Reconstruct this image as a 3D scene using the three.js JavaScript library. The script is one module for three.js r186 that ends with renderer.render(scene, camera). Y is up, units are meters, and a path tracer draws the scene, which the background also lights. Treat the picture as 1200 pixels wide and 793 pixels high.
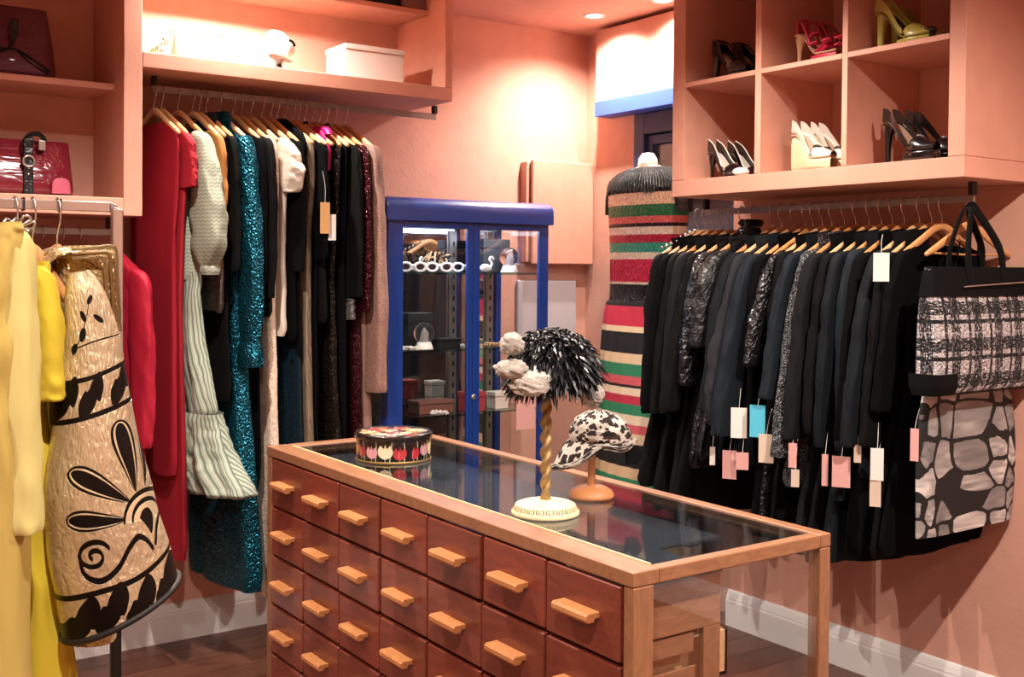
import * as THREE from 'three';
import { RoundedBoxGeometry } from 'three/addons/geometries/RoundedBoxGeometry.js';
import { mergeGeometries } from 'three/addons/utils/BufferGeometryUtils.js';
import { RectAreaLightUniformsLib } from 'three/addons/lights/RectAreaLightUniformsLib.js';

// ---------------------------------------------------------------- camera
const EYE = 1.5, FOCAL = 1283.17, CX = 600, CY = 340.68;
const YAW = 35.146 * Math.PI / 180, PITCH = 1.167 * Math.PI / 180, ROLL = -0.4355 * Math.PI / 180;
const scene = new THREE.Scene();
const camera = new THREE.PerspectiveCamera(2 * Math.atan(396.5 / FOCAL) * 180 / Math.PI, 1200 / 793, 0.05, 60);
camera.position.set(0, EYE, 0);
camera.rotation.order = 'YXZ';
camera.rotation.set(-PITCH, -YAW, -ROLL);
camera.setViewOffset(1200, 793, 0, 396.5 - CY, 1200, 793);
scene.add(camera);
const renderer = new THREE.WebGLRenderer({ antialias: true });
renderer.toneMapping = THREE.LinearToneMapping;
renderer.toneMappingExposure = 1.2;
renderer.shadowMap.enabled = true;
RectAreaLightUniformsLib.init();
scene.background = new THREE.Color(0x050506);          // night outside the window; the room is closed

// recessed ceiling lamps, ending with added fill lamps: x, z, candela, cone (degrees), aim x, aim z
const CEIL = 2.68, LAMP = 0xfff2e6;
const LAMPS = [
  [3.25, -3.97, 6.5, 74, 3.25, -3.97],
  [3.30, -3.56, 4.5, 74, 3.30, -3.56],
  [1.52, -3.87, 8, 80, 1.52, -4.6],
  [0.95, -2.95, 15, 70, 0.9, -2.9],
  [2.40, -2.55, 10, 68, 2.45, -2.55],
  [2.10, -0.70, 20, 70, 2.5, -1.2],
  [0.35, -0.75, 14, 70, 0.5, -1.2],
  [-0.9, -2.2, 12, 66, -0.9, -2.2],  // from here on: unseen lamps put in as general fill light
  [-0.9, 0.5, 12, 66, -0.9, 0.5],
  [1.6, 0.7, 12, 66, 1.6, 0.7],
];

// a photo pixel gives a ray; the plane it meets gives the point
function ray(px, py) {
  const a = (px - CX) / FOCAL, b = -(py - CY) / FOCAL;
  const cr = Math.cos(ROLL), sr = Math.sin(ROLL), xr = cr * a + sr * b, u = -sr * a + cr * b;
  const cp = Math.cos(PITCH), sp = Math.sin(PITCH), y = u * cp - sp, f = u * sp + cp;
  const c = Math.cos(YAW), s = Math.sin(YAW);
  return new THREE.Vector3(c * xr + s * f, y, s * xr - c * f);
}
function on(px, py, axis, val) {
  const r = ray(px, py), o = new THREE.Vector3(0, EYE, 0);
  return o.clone().addScaledVector(r, (val - o[axis]) / r[axis]);
}
const onX = (px, py, x) => on(px, py, 'x', x), onY = (px, py, y) => on(px, py, 'y', y), onZ = (px, py, z) => on(px, py, 'z', z);

// ---------------------------------------------------------------- helpers
function rng(seed) { let s = seed >>> 0; return () => { s = (s + 0x6D2B79F5) | 0; let t = Math.imul(s ^ (s >>> 15), 1 | s); t = (t + Math.imul(t ^ (t >>> 7), 61 | t)) ^ t; return ((t ^ (t >>> 14)) >>> 0) / 4294967296; }; }
const V = (x, y, z) => new THREE.Vector3(x, y, z);
const lerp = (a, b, t) => a + (b - a) * t;
const sstep = (a, b, x) => { const t = Math.min(1, Math.max(0, (x - a) / (b - a))); return t * t * (3 - 2 * t); };
const used = {};
function numbered(n) { used[n] = (used[n] ?? -1) + 1; return used[n] ? n + '_' + String(used[n]).padStart(3, '0') : n; }
function shade(o) { o.traverse(m => { if (m.isMesh) { m.castShadow = true; m.receiveShadow = true; } }); return o; }
function part(name, geo, mat, parent, label) {
  if (Array.isArray(geo)) geo = merge(geo);
  const m = new THREE.Mesh(geo, mat); m.name = name; m.castShadow = m.receiveShadow = true;
  if (label) m.userData.label = label;
  parent.add(m); return m;
}
function thing(name, label, category, group, pos, turn) {
  const g = new THREE.Group(); g.name = numbered(name); g.userData = { label, category };
  if (group) g.userData.group = group;
  if (pos) g.position.copy(pos); if (turn) g.rotation.y = turn;
  scene.add(g); return g;
}
function struct(name) { const g = new THREE.Group(); g.name = name; g.userData = { kind: 'structure', label: name.replace(/_/g, ' ') }; scene.add(g); return g; }
function merge(list) {
  const gs = list.map(g => { const q = g.index ? g.toNonIndexed() : g; for (const k of Object.keys(q.attributes)) if (!['position', 'normal', 'uv'].includes(k)) q.deleteAttribute(k); if (!q.attributes.uv) q.setAttribute('uv', new THREE.BufferAttribute(new Float32Array(q.attributes.position.count * 2), 2)); return q; });
  return gs.length === 1 ? gs[0] : mergeGeometries(gs);
}
function boxUV(g, off = 0, swap = false) {        // uv in metres, face by face
  const p = g.attributes.position, n = g.attributes.normal, uv = new Float32Array(p.count * 2);
  for (let i = 0; i < p.count; i++) {
    const ax = Math.abs(n.getX(i)), ay = Math.abs(n.getY(i)), az = Math.abs(n.getZ(i));
    let u, v;
    if (ay >= ax && ay >= az) { u = p.getX(i); v = p.getZ(i); } else if (ax >= az) { u = p.getZ(i); v = p.getY(i); } else { u = p.getX(i); v = p.getY(i); }
    if (swap) [u, v] = [v, u];
    uv[2 * i] = u + off; uv[2 * i + 1] = v + off * 1.7;
  }
  g.setAttribute('uv', new THREE.BufferAttribute(uv, 2)); return g;
}
function bx(x0, x1, y0, y1, z0, z1, r = 0.002, swap = false) {
  const w = Math.abs(x1 - x0), h = Math.abs(y1 - y0), d = Math.abs(z1 - z0);
  let g;
  if (r > 0) g = new RoundedBoxGeometry(w, h, d, 1, Math.min(r, w * .45, h * .45, d * .45)); else g = new THREE.BoxGeometry(w, h, d).toNonIndexed();
  g.translate((x0 + x1) / 2, (y0 + y1) / 2, (z0 + z1) / 2);
  return boxUV(g, 0, swap);
}
const cb = (w, h, d, r = .002) => bx(-w / 2, w / 2, -h / 2, h / 2, -d / 2, d / 2, r);
function pipe(pts, r, seg = 24, rad = 6, closed = false) { return new THREE.TubeGeometry(new THREE.CatmullRomCurve3(pts.map(p => Array.isArray(p) ? V(...p) : p), closed), seg, r, rad, closed); }
function lathe(pts, seg = 28) { return new THREE.LatheGeometry(pts.map(p => new THREE.Vector2(p[0], p[1])), seg); }
// grid surface: f(i/nu, j/nv) -> {p, u, v}
function grid(nu, nv, f) {
  const pos = [], uv = [], idx = [];
  for (let j = 0; j <= nv; j++) for (let i = 0; i <= nu; i++) { const q = f(i / nu, j / nv); pos.push(q[0], q[1], q[2]); uv.push(q[3], q[4]); }
  for (let j = 0; j < nv; j++) for (let i = 0; i < nu; i++) { const a = j * (nu + 1) + i, b = a + 1, c = a + nu + 1, d = c + 1; idx.push(a, c, b, b, c, d); }
  const g = new THREE.BufferGeometry(); g.setAttribute('position', new THREE.Float32BufferAttribute(pos, 3)); g.setAttribute('uv', new THREE.Float32BufferAttribute(uv, 2)); g.setIndex(idx); g.computeVertexNormals();
  return g;
}
// tube through rows {p:[x,y,z], a, b}: half width a along e1, half depth b along e2; fold(theta,t) scales it
function loft(rows, n, o = {}) {
  const e1 = o.e1 ?? V(1, 0, 0), e2 = o.e2 ?? V(0, 0, 1), nr = rows.length;
  const curve = k => { // smooth interpolation between rows
    const x = k * (nr - 1), i = Math.min(nr - 2, Math.floor(x)), t = x - i;
    const g = (q) => { const c = r => q(rows[Math.max(0, Math.min(nr - 1, r))]); const p0 = c(i - 1), p1 = c(i), p2 = c(i + 1), p3 = c(i + 2); return .5 * ((2 * p1) + (-p0 + p2) * t + (2 * p0 - 5 * p1 + 4 * p2 - p3) * t * t + (-p0 + 3 * p1 - 3 * p2 + p3) * t * t * t); };
    return { x: g(r => r.p[0]), y: g(r => r.p[1]), z: g(r => r.p[2]), a: Math.max(1e-4, g(r => r.a)), b: Math.max(1e-4, g(r => r.b)), tl: g(r => r.tilt ?? 0) };
  };
  const nv = o.nv ?? (nr - 1) * 5; let len = 0, prev = null; const lens = [];
  for (let j = 0; j <= nv; j++) { const c = curve(j / nv); if (prev) len += Math.hypot(c.x - prev.x, c.y - prev.y, c.z - prev.z); lens.push(len); prev = c; }
  return grid(n, nv, (i, j) => {
    const th = i * Math.PI * 2, c = curve(j), m = o.fold ? o.fold(th, j) : 1, pw = o.pow ?? 1;
    const cs = Math.cos(th), sn = Math.sin(th), ca = Math.sign(cs) * Math.pow(Math.abs(cs), pw) * c.a * m, sb = Math.sign(sn) * Math.pow(Math.abs(sn), pw) * c.b * m;
    const uu = o.planar ? (cs + 1) / 2 : i * 2 * Math.PI * (c.a + c.b) / 2 * (o.us ?? 1), vv = o.planar ? 1 - j : -lens[Math.round(j * nv)];
    return [c.x + e1.x * ca + e2.x * sb, c.y + e1.y * ca + e2.y * sb + c.tl * cs, c.z + e1.z * ca + e2.z * sb, uu, vv];
  });
}

// ---------------------------------------------------------------- textures
function canvas(w, h, draw) { const c = document.createElement('canvas'); c.width = w; c.height = h; draw(c.getContext('2d'), w, h); return c; }
function ctex(c, rx = 1, ry = rx, color = true) { const t = new THREE.CanvasTexture(c); t.wrapS = t.wrapT = THREE.RepeatWrapping; t.repeat.set(rx, ry); if (color) t.colorSpace = THREE.SRGBColorSpace; return t; }
function dtex(n, f, size, color = false) {            // f(x,y)->grey 0..1 or [r,g,b] 0..255
  const d = new Uint8Array(n * n * 4);
  for (let y = 0; y < n; y++) for (let x = 0; x < n; x++) { const v = f(x / n, y / n, x, y), k = (y * n + x) * 4; if (Array.isArray(v)) { d[k] = v[0]; d[k + 1] = v[1]; d[k + 2] = v[2]; } else d[k] = d[k + 1] = d[k + 2] = Math.max(0, Math.min(255, v * 255)); d[k + 3] = 255; }
  const t = new THREE.DataTexture(d, n, n); t.magFilter = THREE.LinearFilter; t.minFilter = THREE.LinearMipmapLinearFilter; t.generateMipmaps = true; t.wrapS = t.wrapT = THREE.RepeatWrapping; t.repeat.set(1 / size, 1 / size); if (color) t.colorSpace = THREE.SRGBColorSpace; t.needsUpdate = true; return t;
}
function tileNoise(n, seed) { const r = rng(seed), g = Array.from({ length: n * n }, r); return (x, y) => { x = ((x % 1) + 1) % 1 * n; y = ((y % 1) + 1) % 1 * n; const i = Math.floor(x), j = Math.floor(y), a = sstep(0, 1, x - i), b = sstep(0, 1, y - j), q = (p, s) => g[(s % n) * n + (p % n)]; return lerp(lerp(q(i, j), q(i + 1, j), a), lerp(q(i, j + 1), q(i + 1, j + 1), a), b); }; }
const N8 = tileNoise(8, 1), N32 = tileNoise(32, 2), N128 = tileNoise(128, 3), N16 = tileNoise(16, 4);
const plasterBump = dtex(512, (x, y) => .35 * N8(x, y) + .3 * N32(x, y) + .35 * N128(x, y), 1.2);
const plasterMap = dtex(256, (x, y) => { const v = 236 + 19 * (.6 * N8(x, y) + .4 * N32(x, y)); return [v, v, v]; }, 1.5, true);
const weaveBump = dtex(128, (x, y, i, j) => .5 + .25 * Math.sin(i * Math.PI / 2) * Math.cos(j * Math.PI / 2) + .3 * (N128(x, y) - .5), .08);
const crumple = dtex(256, (x, y) => Math.abs(N8(x, y) - .5) * .8 + Math.abs(N16(x, y) - .5) * .7 + Math.abs(N32(x, y) - .5) * .5, .35);
const rsq = rng(77);
const sequinVals = Array.from({ length: 128 * 128 }, () => rsq());
const sequinMap = dtex(128, (x, y, i, j) => { const v = sequinVals[j * 128 + i]; const q = 185 + v * 45; return [q, q, q]; }, .5, true);
const sequinBump = dtex(128, (x, y, i, j) => sequinVals[((j * 7) % 128) * 128 + (i * 5) % 128], .5);
const softSpark = dtex(128, (x, y, i, j) => { const v = sequinVals[j * 128 + i]; const q = 185 + v * 35; return [q, q, q]; }, .45, true);
const sparkMap = dtex(128, (x, y, i, j) => { const v = sequinVals[j * 128 + i]; const q = 180 + v * 50; return [q, q, q]; }, .45, true);
function woodMap(c1, c2, size, seed, stretch = 10) {
  const A = tileNoise(64, seed), B = tileNoise(8, seed + 1);
  return dtex(512, (x, y) => { const w = .5 + .5 * Math.sin((y * 14 + 1.6 * B(x * 2, y)) * 6.28); const g = .45 * A(x * .25 * (8 / stretch) , y * 3) + .25 * A(x * .5, y * 7) + .3 * w; const t = Math.max(0, Math.min(1, g)); return [0, 1, 2].map(k => lerp(c1[k], c2[k], t)); }, size, true);
}
const drawerWood = woodMap([114, 58, 46], [142, 77, 60], .5, 11);
const frameWood = woodMap([124, 84, 58], [158, 110, 76], .5, 21);
const paleWood = woodMap([205, 158, 112], [228, 186, 140], .3, 31);
const floorWood = woodMap([78, 46, 36], [112, 70, 52], .9, 41);

// ---------------------------------------------------------------- materials
const std = (color, rough = .8, o = {}) => new THREE.MeshStandardMaterial({ color, roughness: rough, side: THREE.DoubleSide, ...o });
const phy = (color, rough = .5, o = {}) => new THREE.MeshPhysicalMaterial({ color, roughness: rough, side: THREE.DoubleSide, ...o });
const M = {};
M.wall = std(0xdaa590, .85, { map: plasterMap, bumpMap: plasterBump, bumpScale: .0012 });
M.unit = std(0xdba089, .6, { map: plasterMap, bumpMap: plasterBump, bumpScale: .0006 });
M.white = std(0xdcdad8, .5);
M.offwhite = std(0xe9e4da, .55);
M.floor = [0xffffff, 0xe6dcd4, 0xd0c2b8].map(c => std(c, .38, { map: floorWood }));
M.drawer = [0xffffff, 0xeee2da, 0xf6d8cc, 0xe4cfc4].map(c => phy(c, .34, { map: drawerWood, clearcoat: .35, clearcoatRoughness: .25 }));
M.frame = phy(0xffffff, .4, { map: frameWood, clearcoat: .25, clearcoatRoughness: .3 });
M.darkframe = phy(0xc99a84, .45, { map: drawerWood });
M.pale = std(0xffffff, .5, { map: paleWood });
M.handle = std(0xe4c4aa, .42, { map: paleWood });
M.chrome = std(0xc9c6c2, .25, { metalness: .9 });
M.steel = std(0x9a9692, .38, { metalness: .85 });
M.brass = std(0xa88a52, .4, { metalness: .7 });
M.iron = std(0x2a2624, .5, { metalness: .5 });
M.blue = phy(0x12347c, .32, { clearcoat: .5, clearcoatRoughness: .15 });
M.paleblue = std(0x3f5fc4, .5);
M.navy = std(0x1c2950, .55);
M.glass = phy(0xffffff, .02, { transmission: 1, thickness: 0, ior: 1.5 });
M.glassdark = phy(0xd8dde0, .05, { transmission: 1, thickness: 0, ior: 1.7 });
M.mirror = std(0xd8dadb, .03, { metalness: 1 });
M.globe = phy(0xffffff, .02, { transmission: 1, thickness: .05, ior: 1.33 });
M.black = phy(0x090909, .85, { specularIntensity: .25, bumpMap: weaveBump, bumpScale: .0008 });
M.patentblack = phy(0x0b0b0c, .22, { clearcoat: .8, clearcoatRoughness: .1 });
M.leatherblack = phy(0x131315, .42, { bumpMap: crumple, bumpScale: .006 });
M.pinkcard = std(0xcf9a94, .8);
M.whitecard = std(0xe4dcd6, .8);
M.beigecard = std(0xcdb8a4, .8);
M.bluecard = std(0x4fb4cf, .7);
M.tancard = std(0xb88a58, .8);
function cloth(c, rough = .85, o = {}) { return phy(c, rough, { bumpMap: weaveBump, bumpScale: .0007, specularIntensity: .3, ...o }); }
const sequinRough = dtex(128, (x, y, i, j) => .35 + .6 * sequinVals[((j * 3) % 128) * 128 + (i * 11) % 128], .5);
function sequin(c, o = {}) { return std(c, .45, { map: sequinMap, roughnessMap: sequinRough, bumpMap: sequinBump, bumpScale: .003, metalness: .55, ...o }); }

// ---------------------------------------------------------------- the room
const XL = -1.7, XR = 3.42, XN = 3.52, ZB = -4.35, ZF = 1.3, T = .15;
{
  const f = struct('floor');
  part('subfloor', bx(XL - T, XN + T, -.2, -.018, ZB - T, ZF + T, 0), std(0x2a1c16, .9), f);
  const r = rng(5), W = .14;
  const lens = [1.1, 1.45, 1.75]; const geos = lens.map(l => { const g = new THREE.BoxGeometry(l - .003, .018, W - .003).toNonIndexed(); return boxUV(g); });
  for (let z = ZB, k = 0; z < ZF; z += W, k++) {
    let x = XL - (k * .47 % 1.1);
    while (x < XN) { const q = Math.floor(r() * 3), l = lens[q]; const m = part('plank', geos[q], M.floor[Math.floor(r() * 3)], f); m.position.set(x + l / 2, -.009, z + W / 2); x += l; }
  }
}
const wb = struct('wall_back'); part('wall_panel', bx(XL - T, XN + T, 0, CEIL, ZB - T, ZB, 0), M.wall, wb);
{
  const w = struct('wall_right');
  part('wall_panel', bx(XR, XR + T + .1, 0, CEIL, -3.24, ZF + T, 0), M.wall, w);
  // window recess in the far corner: side strip, apron and lintel
  const z0 = onX(746, 200, XN).z;
  part('recess_panel', [bx(XN, XN + T, 0, CEIL, ZB, z0, 0), bx(XN, XN + T, 0, .85, z0, -3.24, 0), bx(XN, XN + T, 2.24, CEIL, z0, -3.24, 0)], M.wall, w);
  const zs = onX(698, 120, XR).z, yb = onX(698, 119.6, XR).y, yl = onX(698, 137, XR).y;
  part('soffit', bx(XR, XN, yb, CEIL - .02, zs, -3.24, .002), M.wall, w);
  part('soffit_board', bx(XR - .004, XN, yl, yb, zs - .002, -3.24, .002), M.paleblue, w, 'light blue board under the soffit');
  part('soffit_fixing', bx(XR + .07, XN, CEIL - .02, CEIL, zs + .02, -3.24, 0), M.wall, w);
  const win = struct('window_1');
  const fz = (a, b, y0, y1, x0, x1) => bx(x0, x1, y0, y1, a, b, .003);
  part('stile', fz(z0, z0 + .07, .85, 2.24, XN - .02, XN + .06), M.navy, win);
  part('stile', fz(-3.31, -3.24, .85, 2.24, XN - .02, XN + .06), M.navy, win);
  part('rail', fz(z0 + .07, -3.31, 2.14, 2.24, XN - .02, XN + .06), M.navy, win);
  part('rail', fz(z0 + .07, -3.31, .85, .93, XN - .02, XN + .06), M.navy, win);
  part('sash', [fz(z0 + .075, z0 + .11, .93, 2.135, XN, XN + .05), fz(-3.345, -3.315, .93, 2.135, XN, XN + .05), fz(z0 + .11, -3.345, 2.09, 2.135, XN, XN + .05), fz(z0 + .11, -3.345, .93, .98, XN, XN + .05)], M.navy, win);
  part('pane', fz(z0 + .11, -3.345, .98, 2.09, XN + .022, XN + .028), M.glass, win);
  part('blind', fz(z0 + .09, -3.33, .95, 2.12, XN + .09, XN + .1), std(0x6f6670, .9), win);
}
{ const w = struct('wall_left'); part('wall_panel', bx(XL - T, XL, 0, CEIL, ZB, ZF, 0), M.wall, w); }
{ const w = struct('wall_front'); part('wall_panel', bx(XL - T, XN + T, 0, CEIL, ZF, ZF + T, 0), M.wall, w); }
{ const w = struct('ceiling'); part('ceiling_panel', bx(XL - T, XN + T + .1, CEIL, CEIL + T, ZB - T, ZF + T, 0), M.wall, w); }
function baseboard(name, len) {
  const s = new THREE.Shape([[0, 0], [.022, 0], [.022, .105], [.019, .112], [.019, .118], [.016, .126], [.012, .138], [.008, .146], [0, .15]].map(p => new THREE.Vector2(...p)));
  const g = new THREE.ExtrudeGeometry(s, { depth: len, bevelEnabled: false }), o = struct(name);
  part('moulding', g, M.white, o); return o;
}
{ const b = baseboard('baseboard_back', XN - XL); b.rotation.y = -Math.PI / 2; b.position.set(XN, 0, ZB); }
{ const b = baseboard('baseboard_right', ZF + 3.24); b.rotation.y = Math.PI; b.position.set(XR, 0, ZF); }

// recessed lamps
LAMPS.forEach(([x, z, I, cone, tx, tz], i) => {
  const names = ['in the ceiling corner by the window', 'in the ceiling beside the shoe shelves', 'in the ceiling before the white hat shelf', 'in the ceiling over the front garment rack', 'in the ceiling over the drawer counter'];
  const g = thing('ceiling_downlight', i < 5 ? 'small round recessed downlight ' + names[i] : 'small recessed downlight out of view over the shop floor', 'ceiling lamp', i < 5 ? 'recessed downlights' : 'downlights over the shop floor', V(x, CEIL, z));
  part('trim_ring', lathe([[.036, -.001], [.038, -.006], [.05, -.006], [.053, -.001]], 32), M.offwhite, g);
  part('lens', new THREE.CircleGeometry(.037, 32).rotateX(Math.PI / 2).translate(0, -.003, 0), new THREE.MeshStandardMaterial({ color: 0xffffff, emissive: LAMP, emissiveIntensity: 14 }), g);
  const s = new THREE.SpotLight(LAMP, I, 0, cone * Math.PI / 180, .55, 2); s.position.set(0, -.012, 0); s.castShadow = true; s.shadow.radius = 1.0; s.name = 'light';
  s.target.position.set(tx - x, -CEIL, tz - z); s.target.name = 'aim'; g.add(s); g.add(s.target);
});

// ---------------------------------------------------------------- built-in shelving
const ZU = -3.94, XU = 3.02;          // front planes of the left and of the right units
const X1 = onZ(145, 100, ZU).x, X2 = onZ(167, 100, ZU).x, X3 = onZ(522, 60, ZU).x, X4 = onZ(531, 60, ZU).x;
const YBOT = 1.675, YFL = onZ(145, 232, ZU).y, YS1 = onZ(167, 78.4, ZU).y, YS2 = onZ(167, 60, ZU).y;
const ZS = -4.06, YBAG = onZ(134, 98, ZS).y, YUP = 2.583;
{
  const u = thing('bag_shelf_unit', 'salmon painted open wall shelves holding the purple handbags', 'shelf unit');
  part('side_panel', bx(X1, X2, YBOT, CEIL, ZB, ZU, .003), M.unit, u);
  part('side_panel', bx(-.4, -.33, YBOT, CEIL, ZB, ZU, .003), M.unit, u);
  part('bottom_board', bx(-.33, X1, YBOT, YFL, ZB, ZU, .003), M.unit, u);
  part('shelf', bx(-.33, X1, YBAG - .024, YBAG, ZB, ZS, .003), M.unit, u);
  const s = thing('hat_shelf_unit', 'salmon painted wall shelves with white hats and box above the dress rail', 'shelf unit');
  part('bottom_board', bx(X2, X4, YS1, YS2, ZB, ZU, .003), M.unit, s);
  part('side_panel', bx(X3, X4, YS2, CEIL, ZB, ZU, .003), M.unit, s);
  part('shelf', bx(X2, X3, YUP, YUP + .022, ZB, -4.08, .003), M.unit, s);
}
const ZC = [-3.226, -3.156, -2.792, -2.763, -2.403, -2.38, -2.0, -1.942].map(z => z * XU / 3.05);
const ys = y => 1.5 + (y - 1.5) * XU / 3.05;
const YC0 = ys(1.79), YC1 = ys(1.855), YC2 = ys(2.218), YC3 = ys(2.237), YC4 = YC3 + (YC2 - YC1);
{
  const u = thing('shoe_shelf_unit', 'salmon painted wall cubbyholes displaying high heeled shoes', 'shelf unit');
  part('bottom_board', bx(XU, XR, YC0, YC1, ZC[0], ZC[7], .003), M.unit, u);
  part('side_panel', bx(XU, XR, YC1, CEIL, ZC[0], ZC[1], .003), M.unit, u);
  part('side_panel', bx(XU, XR, YC1, CEIL, ZC[6], ZC[7], .003), M.unit, u);
  part('divider', bx(XU, XR, YC1, CEIL, ZC[2], ZC[3], .003), M.unit, u);
  part('divider', bx(XU, XR, YC1, CEIL, ZC[4], ZC[5], .003), M.unit, u);
  for (const [a, b] of [[1, 2], [3, 4], [5, 6]]) { part('shelf', bx(XU, XR, YC2, YC3, ZC[a], ZC[b], .002), M.unit, u); part('shelf', bx(XU, XR, YC4, YC4 + .02, ZC[a], ZC[b], .002), M.unit, u); }
}
// hanging rails
const ZRAIL = -4.10, YRAIL = onZ(300, 112, ZRAIL).y, XRAIL = 3.2, YRR = 1.745, YRL = onZ(60, 266, ZRAIL).y;
{
  const xa = onZ(178, 100, ZRAIL).x, xb = onZ(511, 133, ZRAIL).x;
  const r = thing('hanging_rail', 'long flat steel clothes rail under the white hat shelf', 'clothes rail');
  part('bar', bx(xa, xb, YRAIL - .026, YRAIL, ZRAIL - .005, ZRAIL + .005, .002), M.steel, r);
  for (const x of [xa, xb - .016]) part('bracket', bx(x, x + .016, YRAIL, YS1, ZRAIL - .014, ZRAIL + .014, .002), M.iron, r);
  const r2 = thing('hanging_rail', 'flat steel clothes rail under the purple handbag shelves', 'clothes rail');
  part('bar', bx(-.3, 1.1, YRL - .026, YRL, ZRAIL - .005, ZRAIL + .005, .002), M.steel, r2);
  for (const x of [-.3, 1.084]) part('bracket', bx(x, x + .016, YRL, YBOT, ZRAIL - .014, ZRAIL + .014, .002), M.iron, r2);
  const r3 = thing('hanging_rail', 'flat steel clothes rail under the shoe cubbyholes', 'clothes rail');
  part('bar', bx(XRAIL - .005, XRAIL + .005, YRR - .024, YRR, -3.19, -2.0, .002), M.steel, r3);
  for (const z of [-3.19, -2.016]) part('bracket', bx(XRAIL - .014, XRAIL + .014, YRR, YC0, z, z + .016, .002), M.iron, r3);
}
// electrical cover and grey plate on the far wall
{
  const a = onZ(614, 188, ZB), b = onZ(684, 310, ZB);
  const c = thing('wall_box', 'flat salmon painted fuse box cover on the far wall', 'box');
  part('door', bx(a.x, b.x, b.y, a.y, ZB + .055, ZB + .075, .006), M.unit, c);
  part('body', bx(a.x - .02, b.x - .02, b.y + .01, a.y - .01, ZB, ZB + .05, .003), M.unit, c);
  const p0 = onZ(604, 328, ZB), p1 = onZ(672, 425, ZB);
  const p = thing('wall_plate', 'pale grey rounded plate on the wall below the fuse box', 'plate');
  part('plate', new RoundedBoxGeometry(p1.x - p0.x, p0.y - p1.y, .02, 3, .009).translate((p0.x + p1.x) / 2, (p0.y + p1.y) / 2, ZB + .012), std(0xb9b2b4, .5), p);
}

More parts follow.
